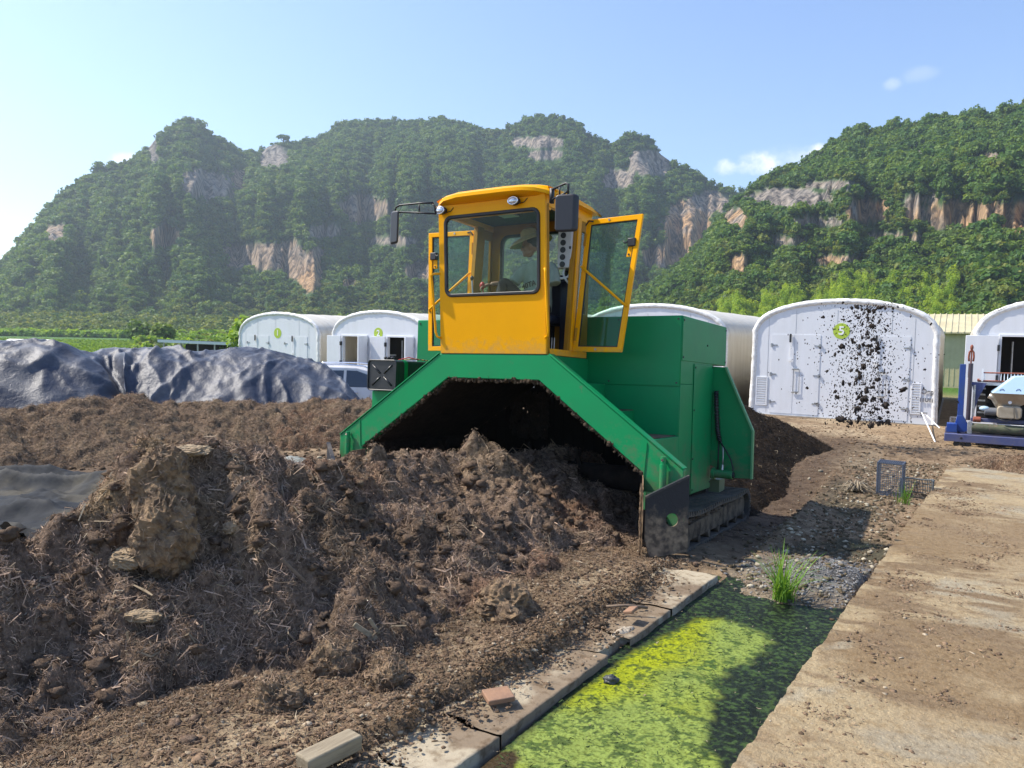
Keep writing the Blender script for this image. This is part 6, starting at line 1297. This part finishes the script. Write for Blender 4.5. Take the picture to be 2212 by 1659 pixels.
for i in range(25):
    t = i/24; an = R(-40)+R(230)*t; pr.append(Vector((.19+.21*math.cos(an)*1.05, .05+.14*math.sin(an), 0)))
for i in range(25): m_.beam(pr[i], pr[i]+Vector((.02*math.cos(i*.26), .01, .20+.015*math.sin(i*.5))), .007, .007)
for z_ in (0.005, .05, .095, .14, .19): m_.tube([p+Vector((0, 0, z_+.008*math.sin(i*.5))) for i, p in enumerate(pr)], .010 if z_ in (.19, .005) else .0045, 6)
m_.build('basket_wall', CRATEG, bsk)
cg = empty('plastic_crate', GM(tuple(C5v+UG*2.50+VG*.1)), 'pale grey slatted crate on the ground at the corner between greenhouses five and six', 'crate')
m_ = MB(); lattice(m_, (0, 0, 0), (.42, 0, 0), (0, 0, .22), 14, 3, .009, .025); lattice(m_, (.42, 0, 0), (0, .3, 0), (0, 0, .22), 10, 3, .009, .025); m_.build('crate_wall', GREYP, cg)

# ------------------------------------------------------------------ grass, gravel, stones, timber
GRS = leafmat('grass_blades', (.10, .20, .03), (.14, .28, .045), (.22, .36, .07), .4)
def grass(pos, n, hgt, spread, seed, label, thin=1.):
    g = random.Random(seed); b = MB(); vs = []; fs = []
    for i in range(n):
        a = g.random()*6.28; L_ = hgt*g.uniform(.45, 1.25); out = spread*g.random()**.8*1.0; w = .0055*g.uniform(.6, 1.3)*thin; base = Vector((g.gauss(0, .035), g.gauss(0, .035), 0)); d = Vector((math.cos(a), math.sin(a), 0)); sd = Vector((-d.y, d.x, 0)); droop = g.random()**2*1.25; o_ = len(vs)
        for k in range(8):
            t = k/7; p = base+d*(out*t**1.6*1.15)+Vector((0, 0, L_*(t-droop*.55*t**2.6))); ww = w*(1-t**2)+.0006; vs += [p-sd*ww, p+sd*ww]
        fs += [(o_+2*k, o_+2*k+1, o_+2*k+3, o_+2*k+2) for k in range(7)]
    me = npmesh('grass_clump', np.array([tuple(v) for v in vs]), np.array(fs), np.random.default_rng(seed).random((len(vs), 3))*.6+.2); o = link('grass_clump', me, GRS); o.location = pos; return tag(o, label, 'grass')
def gp(vx, vy, dz=0.):
    p = G(vx, vy); 
    for _ in range(6): z_ = float(gz(*site_np(np.array(p.x), np.array(p.y)))); p = G(vx, vy, z_)
    return (p.x, p.y, z_+dz)
grass(gp(1692, 1298), 95, .43, .34, 3, 'tall tuft of bright green grass growing on the gravel at the channel end'); grass(gp(1952, 1088), 45, .26, .12, 4, 'small green grass tuft in front of the upright crate', .7)
def gcover(name, n, seed, fn, r0, r1, m, colf=None, flat=.7, M=SITE):
    """many small stones or crumbs in one mesh"""
    g = np.random.default_rng(seed); t, r = fn(g, n); z = gz(t, r); P = np.stack([t, r, z], -1); n = len(P)
    ico = np.array([(0, 0, 1), (.894, 0, .447), (.276, .851, .447), (-.724, .526, .447), (-.724, -.526, .447), (.276, -.851, .447), (.724, .526, -.447), (-.276, .851, -.447), (-.894, 0, -.447), (-.276, -.851, -.447), (.724, -.526, -.447), (0, 0, -1)])
    fc = np.array([(0, 1, 2), (0, 2, 3), (0, 3, 4), (0, 4, 5), (0, 5, 1), (1, 6, 2), (2, 7, 3), (3, 8, 4), (4, 9, 5), (5, 10, 1), (6, 7, 2), (7, 8, 3), (8, 9, 4), (9, 10, 5), (10, 6, 1), (11, 7, 6), (11, 8, 7), (11, 9, 8), (11, 10, 9), (11, 6, 10)])
    sz = (r0+(r1-r0)*g.random((n, 1, 1))**3.2)*(1+.35*g.normal(0, 1, (n, 1, 3))*np.array([1, 1, .5])).clip(.45, 1.7); v = ico[None]*(1+.22*g.normal(0, 1, (n, 12, 1)))*sz*np.array([1, 1, flat])
    an = g.random((n, 1))*6.28; c_, s_ = np.cos(an), np.sin(an); v = np.stack([v[..., 0]*c_-v[..., 1]*s_, v[..., 0]*s_+v[..., 1]*c_, v[..., 2]], -1)
    v = v+P[:, None, :]+np.array([0, 0, .25])*sz.mean(-1, keepdims=True)*flat
    c = colf(g, P) if colf else np.full((n, 3), .3)
    o = link(name, npmesh(name, v.reshape(-1, 3), (np.arange(n)[:, None, None]*12+fc[None]).reshape(-1, 3), np.repeat(np.clip(c, .01, 1), 12, 0), smooth=m is not STONE), m); o.matrix_world = M
    return tag(o, kind='stuff')
STONE = mat('pebbles', (.3, .28, .25), .85, attr=True, spec=.25); CRUMB = mat('soil_crumbs', (.12, .08, .05), .95, attr=True, spec=.1, bump=(60, .5, .008))
brn = np.array([.115, .078, .05])
def cb(k=1., pale=.06):
    def f(g, P):
        n = len(P); c = brn[None]*k*(.55+.9*g.random((n, 1))); q = g.random((n, 1)); return np.where(q < pale, np.array([.38, .31, .22])*(.6+.6*g.random((n, 1))), c)
    return f
gcover('gravel', 3000, 21, lambda g, n: (3.2+.34*g.normal(0, 1, n), -1.10+.27*g.normal(0, 1, n)), .004, .017, STONE, lambda g, P: np.array([.22, .18, .13])*(.55+.75*g.random((len(P), 1))))
gcover('gravel', 6500, 22, lambda g, n: (3.42+.33*g.normal(0, 1, n), -.02+.36*g.normal(0, 1, n)), .003, .014, STONE, lambda g, P: np.array([.20, .195, .19])*(.5+.8*g.random((len(P), 1))))
def strip(g, n):
    r = g.uniform(-5.5, -.3, n); tp = 2.45-np.abs(g.normal(0, .42, n)); return tp+.056*r, r
gcover('soil_crumbs', 6500, 23, strip, .003, .020, CRUMB, cb(1.35, .08))
def toe(g, n):
    r = g.uniform(-6, 0, n); t = np.interp(r, [-8, -5.2, -4.4, -3.7, -2.6, -1.2, -.5, 1.9], [.8, .75, .95, 1.45, 1.25, 1.4, 1.42, 1.2])-.1+np.abs(g.normal(0, .30, n)); return t, r
gcover('soil_crumbs', 7500, 24, toe, .003, .020, CRUMB, cb(1.2, .06))
def clus(centres):
    def f(g, n):
        c = np.array(centres); i = g.integers(0, len(c), n); return c[i, 0]+c[i, 2]*g.normal(0, 1, n), c[i, 1]+c[i, 2]*g.normal(0, 1, n)
    return f
gr = np.random.default_rng(77)
apr = [(CH1+.15+.056*r+abs(gr.normal(0, .5)), r, gr.uniform(.03, .16)) for r in gr.uniform(-5, 6, 90)]+[(gr.uniform(4, 9), gr.uniform(-5, 7), gr.uniform(.02, .10)) for _ in range(70)]
o = gcover('soil_crumbs', 9000, 25, clus(apr), .002, .017, CRUMB, cb(1.5, .08), .5); o.matrix_world = SITE @ Matrix.Translation((0, 0, .118))
def yard(g, n):
    return g.uniform(.6, 7, n), g.uniform(1.0, 12, n)
gcover('soil_crumbs', 7000, 26, yard, .003, .026, CRUMB, cb(1.35, .05))
def chan(g, n):
    r = g.uniform(-.6, 8, n); return 3.2+.056*r+g.normal(0, .42, n), r
gcover('soil_crumbs', 7000, 27, chan, .004, .028, CRUMB, lambda g, P: np.where(g.random((len(P), 1)) < .25, np.array([.36, .32, .24]), np.array([.12, .095, .06]))*(.5+.8*g.random((len(P), 1))))
lane = lambda g, n: (g.uniform(-9, -2.4, n), g.uniform(-1, 5, n))
gcover('soil_crumbs', 6000, 28, lane, .008, .05, CRUMB, cb(.9, .05))
def debris(name, n, seed, fn, l0, l1, dz=0., k=1., light=.12):
    g = np.random.default_rng(seed); t, r = fn(g, n); P = np.stack([t, r, gz(t, r)+dz+.003], -1); N = np.tile(np.array([0, 0, 1.]), (n, 1))
    return ribbons(name, P, N, n, l0, l1, .002, .007, seed, None, .9, lambda p: np.repeat((brn*k*1.5)[None], len(p), 0), light, SITE)
debris('straw_litter', 14000, 41, strip, .012, .07); debris('straw_litter', 22000, 42, toe, .012, .09)
o = debris('straw_litter', 9000, 43, clus(apr), .01, .06, 0, 1.3, .2); o.matrix_world = SITE @ Matrix.Translation((0, 0, .118))
debris('straw_litter', 9000, 44, yard, .02, .10); debris('straw_litter', 5000, 45, chan, .015, .08, 0, 1, .25)
def lip(g, n):
    r = g.uniform(-5.4, -.5, n); k = fbm(r, r*0, 2.2, 3, 48); tp = 2.20+np.abs(g.normal(0, .17, n))*(1+.8*k); tp = np.minimum(tp, 2.64-.02*g.random(n)); return tp+.056*r, r
o = gcover('soil_crumbs', 6500, 49, lip, .002, .016, CRUMB, cb(1.25, .08), .6); o.matrix_world = SITE @ Matrix.Translation((0, 0, .099))
o = debris('straw_litter', 2600, 50, lip, .01, .06, 0, 1.1, .15); o.matrix_world = SITE @ Matrix.Translation((0, 0, .101))
def pond(g, n):
    r = g.uniform(-5, -1.2, n); return g.uniform(2.72, 3.70, n)+.056*r, r
g_p = np.random.default_rng(50); t_, r__ = pond(g_p, 1500); P_ = np.stack([t_, r__, np.full(1500, -.068)], -1)
ribbons('floating_litter', P_, np.tile(np.array([0, 0, 1.]), (1500, 1)), 1500, .008, .05, .003, .009, 51, None, .97, lambda p: np.repeat(np.array([[.03, .05, .015]]), len(p), 0), .06, SITE)
def low(g, n):
    r = g.uniform(-6.2, -3.6, n); return g.uniform(.2, 2.0, n), r
gcover('soil_crumbs', 4500, 46, low, .002, .022, CRUMB, cb(1.6, .10)); debris('straw_litter', 7000, 47, low, .012, .08, 0, 1.4, .2)
def clods(n, seed, fn, r0, r1, m=COMP): return gcover('compost_clods', n, seed, fn, r0, r1, m, lambda g, P: PUR[None]*(.7+.7*g.random((len(P), 1))), .8)
clods(260, 31, toe, .012, .035)
# single stones, tiles, timber
def thing(name, label, cat, pos, m, rad, seed, nz=.5, rot=0, group=None, **k):
    b = MB().ell((0, 0, 0), (1, 1, 1), seg=44, rings=30); rm = min(rad)
    def rough(x, y, z):
        p = Vector((x, y, z)); o_ = Vector((seed*1.3, seed*.7, 0)); f_ = 1+nz*.55*mnoise.noise(p*1.6+o_)+nz*.35*abs(mnoise.noise(p*3.7+o_))+nz*.25*mnoise.noise(p*9+o_)+nz*.16*mnoise.noise(p*19+o_)
        return (x*f_*rad[0], y*f_*rad[1], z*f_*rad[2])
    o = b.map(rough).build(name, m, None, smooth=nz < .55); o.location = pos; o.rotation_euler = (0, 0, rot); return tag(o, label, cat, group)
TERRA = mat('terracotta', (.30, .17, .10), .85, c2=(.22, .13, .085), ns=9, bump=(20, .4, .01)); TIMB = mat('pale_timber', (.30, .25, .17), .85, c2=(.20, .16, .105), ns=5, stretch=(1, 9, 9), bump=(14, .3, .006))
def block(name, label, cat, pos, size, rot, m, tilt=0, bev=.01):
    o = MB().box(-size[0]/2, size[0]/2, -size[1]/2, size[1]/2, 0, size[2]).build(name, m, None, bevel=bev); o.location = pos; o.rotation_euler = (R(tilt), 0, R(rot)); return tag(o, label, cat)
q = gp(712, 1640); block('timber_block', 'short thick pale timber block lying at the bottom edge of the yard', 'timber', (q[0], q[1], q[2]-.0), (.30, .105, .075), 50, TIMB)
q = gp(1075, 1552); block('broken_tile', 'reddish broken tile lying on the cracked concrete by the algae', 'tile', (q[0], q[1], .006), (.155, .12, .03), 22, TERRA, 6, .006)
q = gp(1362, 1368); block('broken_tile', 'small reddish tile shard balanced on a concrete chunk at the water edge', 'tile', (q[0], q[1], .045), (.12, .07, .025), 60, TERRA, -14, .006)
thing('concrete_chunk', 'pale broken concrete chunk under the tile shard at the water edge', 'rubble', gp(1348, 1385, .02), CONB if False else mat('rubble', (.40, .34, .26), .9, c2=(.28, .23, .17), ns=9, bump=(20, .5, .01)), (.12, .085, .07), 5, .45, .6)
thing('stone', 'dark stone floating alone in the middle of the bright algae', 'stone', (G(1320, 1472, -.07).x, G(1320, 1472, -.07).y, -.065), mat('dark_wet_stone', (.035, .04, .04), .5), (.045, .035, .03), 8)
thing('rubble_lump', 'rounded brown soil lump on the lip just left of the concrete chunk', 'soil clod', gp(1275, 1362, .02), COMP if False else RESID, (.12, .08, .07), 9, .5)
SANDY = mat('dried_mud', (.36, .27, .165), .95, c2=(.24, .17, .10), ns=12, bump=(24, .8, .02))
def onpile(vx, vy):
    d = ray(vx, vy); p = CAM.copy()
    for k in range(2500):
        p = CAM+d*(2.5+k*.004)
        t, r = site(p)
        if tt0[0] < t < tt0[-1] and rr0[0] < r < rr0[-1] and p.z < pz(t, r): return p
    return p
tt0, rr0 = PILE[0], PILE[1]
CLODB = mat('brown_sandy_clod', (.30, .20, .11), .95, c2=(.12, .08, .05), ns=14, lo=.42, hi=.6, bump=(26, 1., .04), c3=(.3, .22, .13), ns3=20, lo3=.58, hi3=.7)
for vx, vy, rad, m, lb in ((362, 1165, (.17, .16, .25), CLODB, 'big upright sandy clod stuck in the near face of the compost heap'), (345, 1050, (.18, .16, .22), CLODB, 'big tan clod forming the top left shoulder of the compost heap'), (408, 975, (.14, .10, .035), SANDY, 'flat pale mud cake lying on the highest point of the compost heap'),
        (275, 1205, (.12, .09, .06), SANDY, 'tan mud lump left of the big upright clod'), (500, 1140, (.055, .05, .035), SANDY, 'small tan lump beside the wooden slat on the heap'), (388, 1188, (.06, .04, .05), SANDY, 'round pale patch of mud on the face of the upright clod'), (310, 1330, (.10, .06, .03), SANDY, 'low tan flake in the middle of the dark heap'), (385, 1440, (.09, .05, .025), SANDY, 'orange tan mud flake near the toe of the heap'),
        (520, 1425, (.07, .05, .035), mat('pale_rubble', (.40, .36, .31), .9, c2=(.3, .26, .2), ns=9), 'pale stone half sunk near the toe of the heap'), (1090, 1295, (.24, .20, .14), CLODB, 'large fibrous rounded clod rolled free at the toe of the heap'), (600, 1500, (.13, .11, .12), CLODB, 'paired brown clod standing at the toe of the heap'), (835, 1450, (.12, .09, .11), CLODB, 'brown fibrous clod closest to the cracked concrete'), (730, 1420, (.15, .12, .12), CLODB, 'dark brown clod between the wood chips and the cracked concrete'), (930, 1310, (.11, .09, .08), CLODB, 'reddish clod left of the large rounded clod')):
    p = onpile(vx, vy) if vy < 1400 and vx < 900 else Vector(gp(vx, vy+20, rad[2]*.3))
    if vy < 1400 and vx < 900: p = p+(CAM-p).normalized()*rad[1]*.45
    o = thing('soil_clod', lb, 'soil clod', p, m, rad, int(vx), .6, vx*.01)
    if m is CLODB:
        me = o.data; nv = len(me.vertices); co = np.zeros(nv*3, np.float32); me.vertices.foreach_get('co', co); co = co.reshape(-1, 3); no_ = co/(np.linalg.norm(co, axis=1, keepdims=True)+1e-6)
        s_ = ribbons('straw', co, no_, 650 if vx < 420 else 800, .02, .09, .002, .005, int(vx), o, .6, lambda p_: np.repeat((bas*1.7)[None], len(p_), 0), .15)
WOOD = mat('weathered_wood', (.20, .145, .10), .85, c2=(.12, .085, .06), ns=4, stretch=(1, 8, 8))
for vx, vy, L_, w_, an, m, lb in ((497, 1085, .24, .035, 55, WOOD, 'flat brown wooden slat poking out of the heap'), (650, 1250, .34, .02, -50, WOOD, 'long thin crooked stick across the face of the heap'), (790, 1368, .17, .03, -40, TIMB, 'pale split wood chip at the heap toe'), (812, 1360, .15, .022, -62, TIMB, 'pale narrow wood chip crossing the split chip'), (1050, 1240, .22, .02, 40, WOOD, 'grey stick leaning on the lower part of the heap'), (700, 1110, .20, .016, -30, WOOD, 'thin curved stick below the pale plastic sheet'), (960, 1085, .16, .018, 15, WOOD, 'short stick lying on the hump in front of the tunnel')):
    p = onpile(vx, vy) if not (vx > 900 and vy > 1200) else onpile(vx, vy)
    d = (Vector((math.cos(R(an)), .25, math.sin(R(an))))).normalized()*L_/2
    o = MB().beam(-d, d, w_, w_*.45, up=(0, -1, .3)).build('wood_stick', m, None, bevel=.003); o.location = p+Vector((0, -.015, .015)); tag(o, lb, 'stick')
q = gp(1350, 1353); o = MB().tube([(-.14, 0, 0), (0, .01, .008), (.16, -.01, 0)], .011, 7).build('wood_stick', WOOD, None, smooth=True); o.location = (q[0], q[1], .035); tag(o, 'dark stick reaching from the broken lip over the algae', 'stick')
# tangle of pale roots by the channel
g_ = random.Random(12); b = MB(); q = Vector(gp(1850, 1062))
for i in range(60):
    a = g_.random()*6.28; r_ = g_.uniform(.05, .32); pts = [(g_.gauss(0, .05), g_.gauss(0, .05), .02), (math.cos(a)*r_*.5, math.sin(a)*r_*.5, g_.uniform(.05, .16)), (math.cos(a)*r_, math.sin(a)*r_, g_.uniform(0, .05))]
    b.tube(pts, [.010, .007, .003], 5)
o = b.build('root_clump', mat('pale_roots', (.33, .27, .19), .9, c2=(.2, .16, .11), ns=8), None, smooth=True); o.location = q; tag(o, 'tangle of pale dead roots on the mud left of the crates', 'roots')
# ------------------------------------------------------------------ compost flying off the rotor
g_ = random.Random(44); DK = mat('flying_clod', (.020, .014, .011), .95, c2=(.04, .028, .02), ns=20, bump=(40, .6, .02))
shapes = []
for k in range(8):
    m_ = MB().ell((0, 0, 0), (1, .8*g_.uniform(.6, 1.1), .8*g_.uniform(.5, 1.1)), seg=14, rings=10, nz=.8, sd=k*7+1); o = m_.build('flying_clod', DK, None, smooth=True); shapes.append(o.data); bpy.data.objects.remove(o)
def jet(n, wide):
    out = []
    for _ in range(n):
        h = g_.random()**1.15; zz = .40+2.3*h; sx = (.12+.22*(1-h)) if not wide else (.36+.25*(1-abs(2*h-1))); x = 6.70+g_.gauss(0, sx)-(.0 if h > .3 else .03)+(.05 if not wide else -.10); x += .06*math.sin(h*7)
        out.append((x, 14.6+g_.gauss(0, .35), zz, h))
    return out
for i, (x, y, z, h) in enumerate(jet(175, 0)+jet(115, 1)):
    qx, qy = pix([(x, y, z)])
    if abs(qx[0]-1811) < 24 and abs(qy[0]-722) < 24 and i % 6: z += .42; x += .25
    s_ = (.012+.055*g_.random()**1.6)*(1.1-.3*h) if i < 175 else g_.uniform(.010, .034)
    o = bpy.data.objects.new('flying_clod', shapes[i % 8]); COL.objects.link(o); o.location = (x, y, z); o.scale = (s_, s_*g_.uniform(.7, 1.2), s_*g_.uniform(.7, 1.5)); o.rotation_euler = (g_.random()*6, g_.random()*6, g_.random()*6)
    tag(o, 'dark compost clod flung through the air in front of greenhouse five', 'flying clod', 'compost clods flying through the air')
b = MB()
for x, y, z, h in jet(1300, 0)+jet(1200, 1):
    s_ = g_.uniform(.003, .012); b.ell((x, y, z), (s_, s_, s_*1.4), seg=5, rings=4, nz=.6, sd=int(x*99))
tag(b.build('compost_spray', DK, None), kind='stuff')
